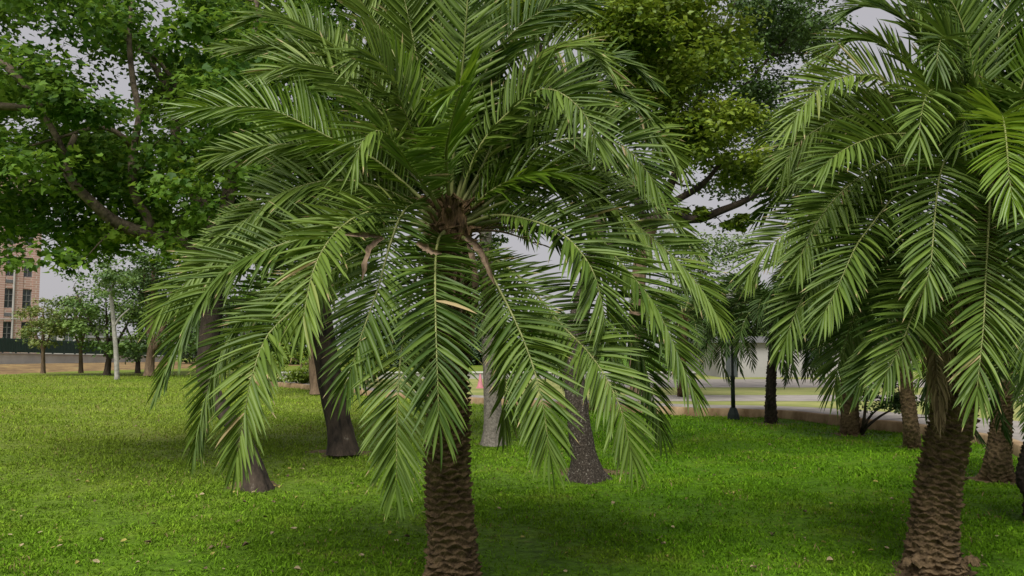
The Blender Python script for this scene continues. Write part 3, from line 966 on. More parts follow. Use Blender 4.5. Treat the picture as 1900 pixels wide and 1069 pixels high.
# second trunk, straight and dark, its crown behind the middle palm
LB = [
    px_limb([(636, 842, 11.9, .20), (630, 790, 11.95, .185), (614, 710, 12, .18), (602, 640, 12.1, .175), (590, 560, 12.2, .165), (575, 460, 12.4, .15), (570, 350, 12.6, .13)]),
    px_limb([(575, 440, 12.4, .12), (500, 330, 12.4, .09), (440, 240, 12.2, .06), (400, 150, 12, .04)]),
    px_limb([(570, 360, 12.6, .12), (640, 230, 12.8, .08), (700, 100, 13, .05), (760, -60, 13, .03)]),
    px_limb([(570, 360, 12.6, .11), (560, 200, 12.9, .08), (540, 50, 13, .05), (520, -150, 13, .03)]),
]
CB = px_clumps(110, [(330, -100, 640, 130, 22), (330, 120, 620, 330, 20), (400, 300, 640, 430, 8), (600, -120, 930, 60, 16), (620, 60, 800, 330, 10), (330, 380, 480, 480, 8)], 11.6, 14.2, 0.62, 230)
CB += px_clumps(8, [(300, -200, 1000, -60, 10)], 11.6, 14, 0.8, 200)
tree('dark_trunk_tree', 'leafy tree with a straight leaning dark trunk behind the middle palm', G(636, 839), LB, CB, M['bark_dark'], M['leaf_maple'], 0.098, lobed=True, flare=1.22, dens=1.3)

# speckled flared trunk right of the middle palm, bright crown at the top
LE = [
    px_limb([(1090, 892, 9.8, .16), (1084, 850, 9.85, .142), (1074, 790, 9.9, .135), (1067, 720, 10, .13), (1065, 640, 10.1, .125), (1086, 540, 10.2, .12), (1110, 450, 10.3, .115)]),
    px_limb([(1106, 465, 10.3, .10), (1150, 445, 10.3, .085), (1200, 412, 10.3, .075), (1240, 398, 10.3, .065), (1290, 408, 10.3, .055), (1340, 390, 10.3, .05), (1400, 362, 10.3, .035), (1470, 300, 10.4, .02)]),
    px_limb([(1200, 412, 10.3, .06), (1240, 380, 10.3, .05), (1300, 345, 10.3, .04), (1340, 300, 10.3, .02)]),
    px_limb([(1108, 455, 10.3, .11), (1115, 330, 10.5, .10), (1150, 180, 10.6, .075), (1230, 60, 10.6, .05), (1290, -80, 10.6, .03)]),
    px_limb([(1108, 455, 10.3, .10), (1080, 300, 10.7, .09), (1010, 120, 11, .06), (960, -60, 11, .03)]),
]
CE = px_clumps(75, [(1130, 20, 1370, 150, 22), (1100, -60, 1300, 60, 10), (900, -80, 1130, 40, 10), (1230, 205, 1400, 300, 13), (1330, 290, 1430, 340, 4), (1140, 130, 1260, 200, 6), (1090, 40, 1180, 120, 4)], 9.6, 11.4, 0.42, 300)
CE += px_clumps(12, [(1330, 400, 1390, 425, 1), (1240, 385, 1300, 400, 1)], 10.2, 10.5, 0.16, 50)
CE += px_clumps(8, [(850, -200, 1450, -60, 10)], 9.6, 11.6, 0.6, 200)
tree('speckled_tree', 'tree with a pale speckled flared trunk and bright green leaves', G(1087, 878), LE, CE, M['bark_speckled'], M['leaf_bright'], 0.085, dens=1.3, flare=1.65, bark_limb=M['bark_dark'])

# brown trunk further back, fine dark foliage above
LG = [
    px_limb([(1184, 739, 24.5, .25), (1183, 690, 24.5, .23), (1180, 600, 24.5, .22), (1190, 480, 24.5, .20), (1210, 420, 24.5, .18)]),
    px_limb([(1205, 430, 24.5, .16), (1250, 330, 24.0, .12), (1290, 200, 23.8, .09), (1340, 90, 23.5, .06), (1370, -30, 23.5, .03)]),
    px_limb([(1240, 350, 24, .1), (1310, 240, 23.6, .08), (1390, 150, 23.4, .05), (1470, 60, 23, .03)]),
    px_limb([(1205, 430, 24.5, .15), (1150, 300, 25, .10), (1080, 180, 25, .06), (1000, 60, 25, .04)]),
    px_limb([(1300, 260, 23.6, .06), (1370, 230, 23.4, .045), (1450, 210, 23.2, .025)]),
]
GG = [(1395, 110, 30), (1450, 120, 28), (1290, 195, 26), (1350, 165, 20), (1480, 180, 30)]
CG = px_clumps(135, [(1240, 60, 1500, 190, 26), (1380, -40, 1540, 80, 14), (1400, 190, 1520, 350, 18), (1410, 40, 1530, 200, 8), (1240, 150, 1430, 250, 9), (1050, 60, 1240, 260, 10), (1000, -60, 1240, 60, 6), (1190, 300, 1260, 400, 3), (1300, 320, 1420, 350, 3), (950, 100, 1060, 250, 4)], 22.5, 25.5, 0.85, 330, GG)
CG += px_clumps(8, [(1000, -200, 1500, -60, 10)], 22.5, 25.5, 1.2, 300)
tree('fine_leaved_tree', 'tall dark fine leaved tree with a brown trunk behind the speckled one', G(1184, 737), LG, CG, M['bark_brown'], M['leaf_fine'], 0.135, flare=1.2, twig_r=0.016, bark_limb=M['bark_dark'])

# slim pale trunk in the middle gap
LD = [px_limb([(914, 826, 13.1, .165), (914, 780, 13.1, .145), (912, 700, 13.15, .135), (909, 620, 13.2, .13), (905, 520, 13.2, .115), (900, 420, 13.2, .10), (898, 350, 13.2, .08)])]
CD = [(P(903 + R.uniform(-26, 26), y, 13.2 + R.uniform(-.25, .25)), 0.24, 130) for y in np.linspace(330, 600, 13)]
CD += px_clumps(14, [(850, 200, 960, 380, 1)], 12.8, 13.8, 0.4, 140)
tree('slim_pale_tree', 'slim straight pale grey trunk right beside the middle palm trunk', G(914, 823), LD, CD, M['bark_pale'], M['leaf_blue'], 0.085, flare=1.25)

# brown trunk behind, left of the dark trunk
LC = [px_limb([(590, 731, 27, .22), (586, 700, 27, .2), (583, 640, 27, .19), (580, 560, 27, .16), (580, 480, 27, .12)])]
CC = px_clumps(30, [(480, 420, 700, 590, 5), (440, 380, 720, 470, 3)], 25.5, 28.5, 1.0, 260)
tree('brown_trunk_tree', 'tree with a slender brown trunk further back beside the dark trunk', G(590, 730), LC, CC, M['bark_brown'], M['leaf_maple'], 0.2, flare=1.3, twig_r=0.02)

# shrubs behind the left palms
for (x, y, d, w, lab) in ((556, 712, 33, 46, 'bright green bushy shrub beside the slender brown trunk'), (690, 715, 34, 34, 'small rounded shrub between the middle palm and the dark trunk'), (470, 700, 52, 60, 'wide leafy bush far behind the curved trunk')):
    r0 = G(x, y)
    cl = px_clumps(14, [(x - w, y - 60, x + w, y - 8, 1)], d - 1, d + 1, 0.55, 190)
    b0 = P(x, y, d); b0[2] = 0
    tree('bush', lab, b0, [[(b0[0], d, 0, .06), (b0[0] + .1, d, 0.5, .05), (b0[0], d, 1.0, .03)]], cl, M['bark_brown'], M['leaf_bright'], 0.14, cat='bush', twig_r=0.02, leafname='foliage')

# far left group
def far_tree(name, label, xb, yb, top, x0, x1, d, leaf, size, bark, rad, n, cnt, cr, group=None, y1=None, lean=0, fork=True, flat=0.35):
    base = P(xb, yb, d); base[2] = max(base[2], -0.1)
    ym = y1 or (yb + top) / 2
    tr = [tuple(base) + (rad,), tuple(P(xb + lean * .3, yb - (yb - ym) * 0.5, d)) + (rad * .8,), tuple(P(xb + lean * .7, ym, d)) + (rad * .65,), tuple(P(xb + lean, top + (ym - top) * .3, d)) + (rad * .35,)]
    lm = [tr]
    if fork:
        f = np.array(P(xb + lean * .3, yb - (yb - ym) * 0.55, d))
        for q in (0.1, 0.9, 0.5):
            e = P(x0 + (x1 - x0) * q, top + (ym - top) * R.uniform(.3, .6), d + R.uniform(-.6, .6))
            lm.append([tuple(f) + (rad * .55,), tuple((f + e) / 2 + np.array((0, 0, -0.1))) + (rad * .4,), tuple(e) + (rad * .15,)])
    cl = px_clumps(n, [(x0, top, x1, ym, 3), (x0 + (x1 - x0) * .15, ym, x1 - (x1 - x0) * .15, ym + (yb - ym) * .25, 0.6)], d - 1.4, d + 1.4, cr, cnt)
    return tree(name, label, base, lm, cl, bark, leaf, size, group=group, flare=1.25, twig_r=0.02, flat=flat)


far_tree('young_tree', 'small yellowish green tree in front of the brick building', 80, 693, 556, 46, 112, 46, M['leaf_yellow'], 0.16, M['bark_brown'], .12, 30, 130, .65, y1=620)
far_tree('young_tree', 'small low tree with reddish tips, second from the left', 150, 692, 552, 112, 172, 47, M['leaf_yellow'], 0.16, M['bark_brown'], .12, 18, 100, .55, y1=606)
far_tree('layered_tree', 'tall layered green tree with a dark leaning trunk at far left', 198, 696, 478, 122, 270, 45, M['leaf_blue'], 0.2, M['bark_dark'], .18, 42, 150, 1.0, y1=640, lean=12)
far_tree('dark_tree', 'dark crowned tree with a thin trunk right of the pale pole tree', 255, 695, 500, 215, 330, 50, M['leaf_fine'], 0.22, M['bark_dark'], .16, 40, 150, 1.1, y1=640, lean=5)
far_tree('twin_brown_tree', 'tree with a thick brown trunk at the left palm frond tips', 277, 697, 440, 250, 420, 44, M['leaf_fine'], 0.22, M['bark_brown'], .26, 44, 150, 1.2, y1=620, lean=8)
# pale pole-like trunk
rp = tree('pale_pole_tree', 'straight pale pole like trunk with a side branch on the far left lawn', G(217, 703),
          [px_limb([(217, 704, 40, .115), (215, 650, 40, .105), (210, 590, 40, .095), (204, 532, 40, .08)]), px_limb([(213, 605, 40, .06), (222, 590, 40, .05), (240, 573, 40, .03)]), px_limb([(204, 541, 40, .05), (188, 539, 40, .03)])],
          px_clumps(9, [(165, 505, 222, 545, 2)], 39.2, 40.8, .6, 110), M['bark_white'], M['leaf_blue'], 0.16, flare=1.1, flat=0.3)

# far trees, the light green ones with haze put into their leaf colour, right of the middle palm and in the gaps
for i, (xb, x0, x1, top, d, mt, lab) in enumerate((
        (1300, 1225, 1375, 440, 62, 'leaf_haze', 'light green far tree between the two big palms'),
        (1420, 1340, 1500, 520, 66, 'leaf_haze', 'light green far tree behind the lamp post'),
        (1010, 960, 1060, 590, 70, 'leaf_blue', 'bluish far tree right of the slim pale trunk'),
        (885, 850, 930, 600, 74, 'leaf_hedge', 'dark bluish far tree left of the slim pale trunk'),
        (730, 660, 800, 600, 68, 'leaf_hedge', 'dark far tree behind the left side of the middle palm'),
        (520, 440, 600, 560, 75, 'leaf_maple', 'green far tree behind the slender brown trunk'),
        (420, 340, 480, 540, 72, 'leaf_fine', 'dark far tree behind the curved trunk'),
        (1560, 1490, 1640, 560, 60, 'leaf_fine', 'dark far tree rising behind the wide white building'),
        (1760, 1660, 1900, 520, 58, 'leaf_bright', 'green far tree behind the right big palm'))):
    far_tree('far_tree', lab, xb, 645 + 1600 * 1.48 / d, top, x0, x1, d, M[mt], 0.3, M['bark_brown'], 0.25, 60, 220, 1.7, y1=660, flat=0.8)

# ================================================================== PALMS
# ---- the big palm in the middle
D1 = 5.5
B1 = P(838, 1075, D1); B1[2] = 0
C1 = P(836, 432, D1)
pm = empty('date_palm', B1, 'big feathery date palm in the middle with a rough brown trunk', 'palm tree', 'big date palms')
palm_trunk(pm, [B1 + (0, 0, -.03), P(838, 1000, D1), P(831, 900, D1), P(830, 800, D1), P(830, 650, D1), P(834, 520, D1), C1 + (0, 0, -.05)], [.145, .142, .132, .127, .130, .14, .12], pitch=0.042, around=9, lip=0.038, flare=0.05, dz=0.0055, na=140)
fibre_boss(pm, C1 + (0, 0, 0.02), 0.19, 0.33, n=260)
YG = dict(mat=M['frond_young'])
MAIN = [
    # hanging in front
    ([(832, 425), (815, 442), (808, 485), (808, 580), (811, 680), (815, 790)], -1.25, dict(twist=0.0, vee=0.25)),
    ([(828, 430), (795, 450), (765, 540), (745, 650), (737, 770), (736, 905)], -1.0, dict(twist=0.1, vee=0.25)),
    ([(842, 430), (880, 460), (928, 540), (975, 640), (1005, 740), (1020, 845)], -1.0, dict(twist=0.0, vee=0.25)),
    ([(826, 425), (790, 385), (752, 390), (725, 450), (700, 540), (668, 630), (645, 710)], -0.9, dict(twist=-0.3)),
    ([(826, 425), (740, 385), (668, 400), (620, 435), (586, 490), (568, 560), (563, 605)], -1.0, dict(twist=0.0, vee=0.3)),
    ([(826, 425), (700, 410), (600, 430), (520, 455), (430, 495), (372, 560), (325, 650), (302, 705)], -0.5, dict(twist=0.2)),
    ([(826, 430), (720, 450), (620, 500), (545, 575), (498, 620), (470, 690), (452, 780), (440, 850)], -0.9, dict(twist=0.1, vee=0.3)),
    ([(826, 430), (690, 430), (560, 490), (450, 590), (400, 680), (378, 760), (364, 830)], 0.25, {}),
    ([(826, 425), (680, 390), (560, 410), (430, 460), (330, 540), (288, 592)], 0.1, {}),
    ([(826, 420), (720, 355), (620, 335), (525, 358), (468, 400), (415, 432)], 0.0, {}),
    ([(826, 425), (690, 385), (580, 400), (480, 430), (390, 500), (330, 580)], 0.45, {}),
    # upper left
    ([(826, 415), (700, 330), (600, 277), (520, 268), (434, 281), (405, 290)], 0.3, {}),
    ([(828, 410), (700, 300), (610, 255), (505, 205), (404, 198), (350, 202)], -0.3, dict(mat=M['frond_young'])),
    ([(830, 405), (745, 255), (660, 165), (600, 125), (552, 119), (492, 136)], -0.1, {}),
    ([(830, 405), (735, 210), (640, 120), (570, 88), (505, 86), (420, 88)], 0.4, {}),
    ([(830, 405), (745, 205), (645, 105), (560, 47), (500, 28), (452, 40)], 0.2, {}),
    ([(832, 405), (775, 270), (741, 185), (720, 138), (682, 97), (662, 110)], -0.8, dict(twist=0.0)),
    ([(828, 410), (795, 355), (765, 315), (741, 278), (708, 243), (676, 258), (655, 300)], -1.0, dict(twist=0.0)),
    ([(828, 410), (740, 300), (650, 260), (560, 290), (500, 330)], 0.6, {}),
    ([(832, 405), (770, 200), (710, 60), (640, -20), (560, -50)], 0.4, {}),
    # top
    ([(836, 405), (828, 300), (833, 250), (848, 190), (858, 160), (845, 168), (832, 185)], -1.3, dict(mat=M['frond_young'], twist=0.7)),
    ([(836, 405), (842, 280), (856, 150), (863, 65), (868, -20), (862, -80)], -0.4, dict(twist=0.2)),
    ([(834, 405), (826, 250), (820, 100), (818, 0), (816, -90)], 0.25, {}),
    ([(836, 405), (860, 230), (890, 80), (905, -40), (930, -100)], 0.3, {}),
    ([(832, 405), (800, 240), (770, 90), (745, -20), (720, -80)], 0.1, {}),
    ([(838, 405), (875, 260), (906, 121), (967, 47), (1034, 8), (1085, 8)], 0.1, {}),
    ([(840, 408), (900, 300), (950, 180), (997, 103), (1058, 82), (1101, 98), (1135, 133)], 0.05, {}),
    ([(840, 408), (893, 269), (967, 189), (1010, 165), (1054, 181), (1091, 222), (1106, 262)], -0.65, {}),
    ([(842, 410), (950, 260), (1040, 180), (1091, 162), (1135, 165), (1182, 195), (1209, 250)], 0.25, {}),
    ([(842, 412), (930, 320), (1020, 266), (1101, 257), (1155, 270), (1189, 303), (1222, 350)], -0.15, {}),
    ([(842, 412), (940, 300), (1050, 220), (1150, 215), (1229, 262), (1262, 310)], 0.5, {}),
    ([(844, 415), (909, 357), (967, 328), (1020, 322), (1070, 330)], -0.3, dict(mat=M['frond_young'])),
    ([(842, 410), (960, 240), (1080, 120), (1150, 110), (1210, 150)], 0.7, {}),
    # right
    ([(846, 425), (920, 400), (1000, 414), (1054, 443), (1098, 500), (1117, 565), (1127, 635)], -0.7, dict(twist=0.0)),
    ([(846, 420), (960, 370), (1080, 410), (1149, 486), (1199, 544), (1233, 602), (1264, 675), (1285, 725)], -0.5, {}),
    ([(846, 418), (960, 345), (1060, 330), (1115, 357), (1152, 410), (1166, 450)], 0.2, {}),
    ([(846, 418), (980, 340), (1110, 370), (1219, 450), (1290, 522), (1332, 590)], 0.0, {}),
    ([(844, 432), (900, 470), (970, 520), (1042, 603), (1090, 652), (1124, 701), (1155, 768), (1172, 850)], -0.9, dict(twist=0.0, vee=0.25)),
    ([(846, 425), (960, 410), (1080, 470), (1150, 570), (1190, 660), (1212, 740), (1226, 800)], 0.4, {}),
    ([(844, 432), (890, 460), (925, 540), (937, 640), (937, 720), (934, 790)], 0.45, dict(twist=1.2)),
    ([(846, 420), (980, 330), (1120, 320), (1220, 380), (1290, 460)], 0.4, {}),
]
for sp in MAIN:
    traced(pm, C1, D1, sp)
for i in range(11):                                   # the far side of the crown
    az = math.radians(100 + R.uniform(-60, 75))
    el = R.uniform(0.6, 1.3)
    add_frond(pm, C1, arc(C1, az, el, R.uniform(1.6, 2.1), R.uniform(1.5, 2.1), side=R.uniform(-.15, .15)), twist=R.uniform(-.5, .5))
for i in range(5):                                    # spear leaves at the heart
    az = R.uniform(0, 6.28)
    add_frond(pm, C1, arc(C1, az, 1.42, R.uniform(0.9, 1.3), 0.35), mat=M['frond_young'], leaf=0.26, vee=1.1, droop=0.0)
# bare old stalks on the right and dry spathes
for k, (e, dz) in enumerate((((1010, 395), 0.3), ((1045, 440), 0.2), ((1030, 425), 0.5), ((1005, 455), -0.1), ((1050, 405), 0.6))):
    pts = [P(848, 430, D1), P(848 + (e[0] - 848) * .5, 428 + (e[1] - 428) * .5 - 12, D1 + dz * .6), P(*e, D1 + dz)]
    add_frond(pm, C1, pts, name='old_frond', mat=M['dead_frond'], rmat=M['dead_stalk'], leaf=0.16, ragged=0.72, width=0.012)
strip_blade(pm, 'dry_spathe', [P(862, 440, 5.0), P(886, 458, 4.8), P(902, 492, 4.7), P(918, 528, 4.7)], 0.065, M['dead_stalk'])
strip_blade(pm, 'dry_spathe', [P(866, 445, 5.0), P(876, 480, 4.85), P(882, 540, 4.85), P(876, 640, 4.9)], 0.06, M['dead_stalk'])
strip_blade(pm, 'dry_spathe', [P(772, 450, 4.7), P(788, 459, 4.65), P(806, 468, 4.6), P(820, 470, 4.6)], 0.06, M['dead_stalk'])
strip_blade(pm, 'dry_spathe', [P(640, 434, 4.5), P(665, 436, 4.5), P(690, 437, 4.6), P(712, 440, 4.7)], 0.04, M['dead_stalk'])
strip_blade(pm, 'dry_spathe', [P(712, 440, 4.7), P(690, 455, 4.6), P(678, 485, 4.5), P(672, 520, 4.5)], 0.06, M['dead_stalk'])
for x0, x1, y1 in ((855, 852, 640), (890, 898, 610), (846, 835, 600), (905, 905, 580)):
    strip_blade(pm, 'dry_strip', [P(x0, 450, 5.4), P((x0 + x1) / 2 + 4, 520, 5.3), P(x1, y1, 5.32)], 0.035, M['dead_stalk'])

# ---- the big palm on the right
D2 = 5.72
B2 = P(1734, 1062, D2); B2[2] = 0
C2 = P(1845, 345, D2)
pr = empty('date_palm', B2, 'big date palm at right with a trunk leaning right and a brown dead frond', 'palm tree', 'big date palms')
palm_trunk(pr, [B2 + (0, 0, -.03), P(1731, 1010, D2), P(1740, 920, D2), P(1756, 830, D2), P(1776, 735, D2), P(1793, 625, D2), P(1815, 500, D2), C2 + (0, 0, -.05)], [.165, .142, .130, .125, .123, .122, .125, .12], pitch=0.039, around=10, lip=0.037, flare=0.06, dz=0.0055, na=150)
fibre_boss(pr, C2 + (0, 0, 0.0), 0.19, 0.32, n=240)
RIGHT = [
    ([(1838, 335), (1770, 180), (1705, 65), (1651, 22), (1608, 9), (1573, 22)], 0.2, {}),
    ([(1838, 335), (1740, 190), (1660, 100), (1597, 71), (1558, 82), (1530, 104)], 0.0, {}),
    ([(1838, 335), (1740, 210), (1620, 143), (1563, 145), (1523, 162), (1492, 195), (1468, 233)], -0.3, {}),
    ([(1838, 335), (1740, 240), (1630, 213), (1563, 219), (1523, 236), (1475, 272), (1452, 318)], 0.1, {}),
    ([(1838, 335), (1740, 260), (1654, 249), (1597, 263), (1553, 286), (1524, 312)], -0.7, {}),
    ([(1840, 335), (1795, 240), (1750, 172), (1722, 172), (1709, 215), (1705, 262)], -1.2, dict(twist=0.0)),
    ([(1840, 330), (1800, 190), (1768, 100), (1750, 68), (1741, 90), (1738, 125)], -0.9, dict(twist=0.0)),
    ([(1842, 330), (1846, 220), (1849, 100), (1861, 30), (1885, -35)], 0.0, {}),
    ([(1840, 338), (1800, 285), (1768, 276), (1744, 325), (1733, 420), (1727, 490), (1712, 545)], -1.2, dict(twist=0.0, vee=0.25)),
    ([(1838, 338), (1740, 285), (1640, 300), (1563, 355), (1526, 399), (1502, 438), (1480, 490)], -0.4, {}),
    ([(1838, 340), (1760, 305), (1671, 355), (1614, 422), (1588, 458), (1563, 513), (1543, 555), (1525, 590)], -0.7, dict(twist=0.1)),
    ([(1838, 340), (1700, 310), (1580, 340), (1500, 400), (1442, 446), (1408, 470), (1388, 512)], 0.2, {}),
    ([(1838, 342), (1700, 360), (1580, 445), (1492, 550), (1474, 585), (1456, 635)], -0.3, {}),
    ([(1840, 345), (1785, 400), (1740, 480), (1705, 555), (1688, 598), (1672, 640), (1640, 700)], -0.9, dict(twist=0.1, vee=0.3)),
    ([(1838, 345), (1760, 400), (1700, 470), (1664, 545), (1650, 590), (1632, 650), (1590, 710)], -0.5, {}),
    ([(1838, 345), (1740, 390), (1650, 480), (1590, 580), (1560, 660), (1548, 720)], 0.0, {}),
    ([(1842, 345), (1838, 345), (1836, 380), (1833, 440), (1829, 510), (1825, 600), (1817, 680), (1812, 735)], -1.3, dict(twist=0.0, vee=0.25)),
    ([(1845, 335), (1850, 250), (1858, 215), (1866, 250), (1871, 310), (1878, 370)], -1.4, dict(twist=0.6, mat=M['frond_young'])),
    ([(1848, 340), (1880, 300), (1915, 330), (1930, 430), (1925, 540), (1905, 640)], -1.1, {}),
    ([(1848, 345), (1890, 380), (1920, 480), (1925, 600), (1905, 700)], -0.8, {}),
    ([(1848, 338), (1900, 260), (1970, 250), (2020, 330), (2050, 430)], -0.6, {}),
    ([(1846, 332), (1880, 200), (1930, 90), (1990, 60), (2050, 90)], -0.2, {}),
    ([(1846, 332), (1870, 180), (1900, 40), (1940, -40)], 0.2, {}),
    ([(1842, 332), (1815, 180), (1790, 50), (1770, -30)], 0.3, {}),
    ([(1842, 332), (1820, 210), (1800, 100), (1770, 10), (1720, -30)], -0.3, {}),
    ([(1842, 332), (1780, 150), (1720, 20), (1660, -40)], 0.5, {}),
    ([(1838, 338), (1720, 270), (1600, 250), (1520, 290), (1470, 340)], 0.5, {}),
    ([(1838, 340), (1720, 320), (1600, 350), (1520, 420), (1470, 500)], 0.4, {}),
    ([(1838, 342), (1730, 350), (1640, 420), (1570, 510), (1530, 600)], 0.3, {}),
    ([(1846, 335), (1840, 260), (1820, 210), (1795, 215), (1780, 260)], -0.8, {}),
    ([(1848, 338), (1880, 230), (1900, 180), (1915, 190), (1925, 240)], -0.9, {}),
]
for sp in RIGHT:
    traced(pr, C2, D2, sp)
for i in range(18):
    az = math.radians(80 + R.uniform(-100, 95))
    add_frond(pr, C2, arc(C2, az, R.uniform(0.7, 1.3), R.uniform(1.6, 2.1), R.uniform(1.5, 2.1), side=R.uniform(-.15, .15)), twist=R.uniform(-.5, .5))
for i in range(4):
    add_frond(pr, C2, arc(C2, R.uniform(0, 6.28), 1.42, R.uniform(0.9, 1.3), 0.35), mat=M['frond_young'], leaf=0.26, vee=1.1, droop=0.0)
for xx in (0, 14):
    traced(pr, C2, D2, ([(1835, 365), (1790, 420), (1752 + xx, 520), (1735 + xx * .6, 620), (1738 + xx * .3, 700), (1742, 770)], -0.35, dict(name='dead_frond', mat=M['dead_frond'], rmat=M['dead_stalk'], leaf=0.24, vee=0.1, width=0.02, droop=1.2, start=0.3)))
# torn old root plates at its foot
for (x, y, r, lab) in ((1690, 1040, .05, 1), (1772, 1046, .06, 1), (1800, 1038, .045, 1)):
    q = P(x, y, D2 - .12)
    mb = MB()
    for k in range(26):
        a = R.uniform(0, 6.28); e = R.uniform(-.4, .9)
        dirv = np.array((math.cos(a), math.sin(a) * .6 - .3, e * 0.35))
        w = R.uniform(.008, .02)
        mb.tube([q + dirv * r * .2, q + dirv * r * .8, q + dirv * r * 1.3 - UP * .03], [w, w * 1.2, w * .4], n=5)
    mb.build('root_plate', M['palm_trunk'], pr)

# ---- smaller palms behind, built once and copied
def proto_fronds(n, leaf, width, space, mat, L=1.9):
    out = []
    for i in range(n):
        el = [1.15, 0.85, 0.55, 0.25, -0.05, 0.7][i % 6]
        pts = arc((0, 0, 0), 0.0, el, L * R.uniform(.9, 1.05), 1.75 + 0.25 * (i % 3), side=R.uniform(-.1, .1))
        out.append(frond_mesh(pts, np.array((1.0, 0, 0)), leaf=leaf, width=width, space=space, mat=mat, twist=R.uniform(-.4, .4), seed=R.randrange(1 << 30)))
    return out


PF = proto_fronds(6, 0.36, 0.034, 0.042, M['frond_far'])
PY = proto_fronds(6, 0.36, 0.034, 0.040, M['frond_young'])


def small_palm(label, base, top_pts, radii, nfr, scale, protos, group, trunk_kw, els=None):
    root = empty('small_date_palm', base, label, 'palm tree', group)
    pts = [np.array(base)] + [np.array(p) for p in top_pts]
    palm_trunk(root, pts, radii, **trunk_kw)
    c = pts[-1]
    fibre_boss(root, c, radii[-1] * 1.05, 0.22, n=50)
    for i in range(nfr):
        a, b = protos[i % len(protos)]
        f = bpy.data.objects.new('frond', a); COL.objects.link(f)
        f.parent = root
        f.location = Vector(c) - root.location
        f.rotation_euler = (R.uniform(-.15, .15), R.uniform(-.12, .2), i * 2.39996 + R.uniform(-.2, .2))
        s = scale * R.uniform(.9, 1.1); f.scale = (s, s, s)
        r = bpy.data.objects.new('rachis', b); COL.objects.link(r); r.parent = f
    return root


GRP = 'smaller date palms along the kerb wall'
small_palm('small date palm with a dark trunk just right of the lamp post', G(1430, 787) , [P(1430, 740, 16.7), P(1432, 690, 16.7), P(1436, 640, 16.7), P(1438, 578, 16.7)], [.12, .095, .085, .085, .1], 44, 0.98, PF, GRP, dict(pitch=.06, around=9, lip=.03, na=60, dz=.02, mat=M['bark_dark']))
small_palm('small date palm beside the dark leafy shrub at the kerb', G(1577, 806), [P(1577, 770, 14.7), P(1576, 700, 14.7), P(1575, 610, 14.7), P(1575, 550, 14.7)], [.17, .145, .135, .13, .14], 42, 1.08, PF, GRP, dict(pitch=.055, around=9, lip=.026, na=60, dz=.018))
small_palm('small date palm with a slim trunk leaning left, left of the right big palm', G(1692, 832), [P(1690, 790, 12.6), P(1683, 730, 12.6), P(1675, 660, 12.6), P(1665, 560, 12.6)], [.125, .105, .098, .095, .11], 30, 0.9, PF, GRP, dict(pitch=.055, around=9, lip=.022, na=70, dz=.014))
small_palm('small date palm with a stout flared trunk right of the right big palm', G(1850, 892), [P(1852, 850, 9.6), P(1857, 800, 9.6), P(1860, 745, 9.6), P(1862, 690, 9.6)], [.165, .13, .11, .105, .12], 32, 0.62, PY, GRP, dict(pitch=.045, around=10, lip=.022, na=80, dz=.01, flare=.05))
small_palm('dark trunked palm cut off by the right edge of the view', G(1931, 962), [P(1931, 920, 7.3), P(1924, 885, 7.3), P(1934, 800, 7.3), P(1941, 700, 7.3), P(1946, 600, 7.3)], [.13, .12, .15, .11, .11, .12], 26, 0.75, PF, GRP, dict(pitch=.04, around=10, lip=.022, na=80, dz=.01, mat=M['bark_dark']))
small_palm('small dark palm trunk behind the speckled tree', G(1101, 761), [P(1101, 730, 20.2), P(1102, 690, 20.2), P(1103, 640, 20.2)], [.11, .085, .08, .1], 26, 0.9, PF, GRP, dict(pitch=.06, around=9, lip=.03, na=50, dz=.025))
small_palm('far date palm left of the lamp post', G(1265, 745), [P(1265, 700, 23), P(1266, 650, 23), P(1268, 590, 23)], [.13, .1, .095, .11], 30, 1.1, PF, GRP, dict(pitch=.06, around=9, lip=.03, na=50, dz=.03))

# shrub at the kerb
sb = G(1598, 806)
LS = [[tuple(sb) + (.035,)] + [tuple(P(x, y, 14.5)) + (r,) for x, y, r in a] for a in (((1606, 785, .03), (1622, 765, .02), (1645, 752, .012)), ((1603, 780, .03), (1606, 750, .02), (1610, 725, .01)), ((1612, 788, .028), (1640, 768, .018), (1668, 755, .01)))]
tree('leafy_shrub', 'multi stemmed leafy shrub between two small palms at the kerb', sb, LS, px_clumps(22, [(1590, 690, 1680, 755, 3), (1640, 735, 1685, 760, 1)], 14.1, 14.9, .2, 100), M['bark_dark'], M['leaf_fine'], 0.07, cat='shrub', leafname='foliage', twig_r=.005, flare=1.1)

# ---- lamp post
lb = G(1361, 779)
ld = lb[1]
lr = empty('lamp_post', lb, 'dark green lamp post with a chunky base near the kerb', 'lamp post')
mb = MB(); x, y = lb[0], lb[1]
mb.tube([(x, y, 0), (x, y, .03), (x, y, .12), (x, y, .2), (x, y, .27)], [.13, .135, .125, .095, .065], n=14); mb.build('base', M['lamp_paint'], lr)
mb = MB(); mb.tube([(x, y, .27), (x, y, .6), (x, y, .88), (x, y, .91), (x, y, .95), (x, y, .99), (x, y, 2.6)], [.048, .046, .045, .056, .052, .032, .028], n=14); mb.build('pole', M['lamp_paint'], lr, smooth=True)
mb = MB(); mb.tube([(x, y, 2.6), (x, y, 2.64), (x, y, 2.9), (x, y, 2.95)], [.04, .09, .12, .08], n=10); mb.build('lantern', M['lamp_glass'], lr)
mb = MB(); mb.tube([(x, y, 2.952), (x, y, 3.0), (x, y, 3.08)], [.15, .11, .02], n=10); mb.build('cap', M['lamp_paint'], lr)

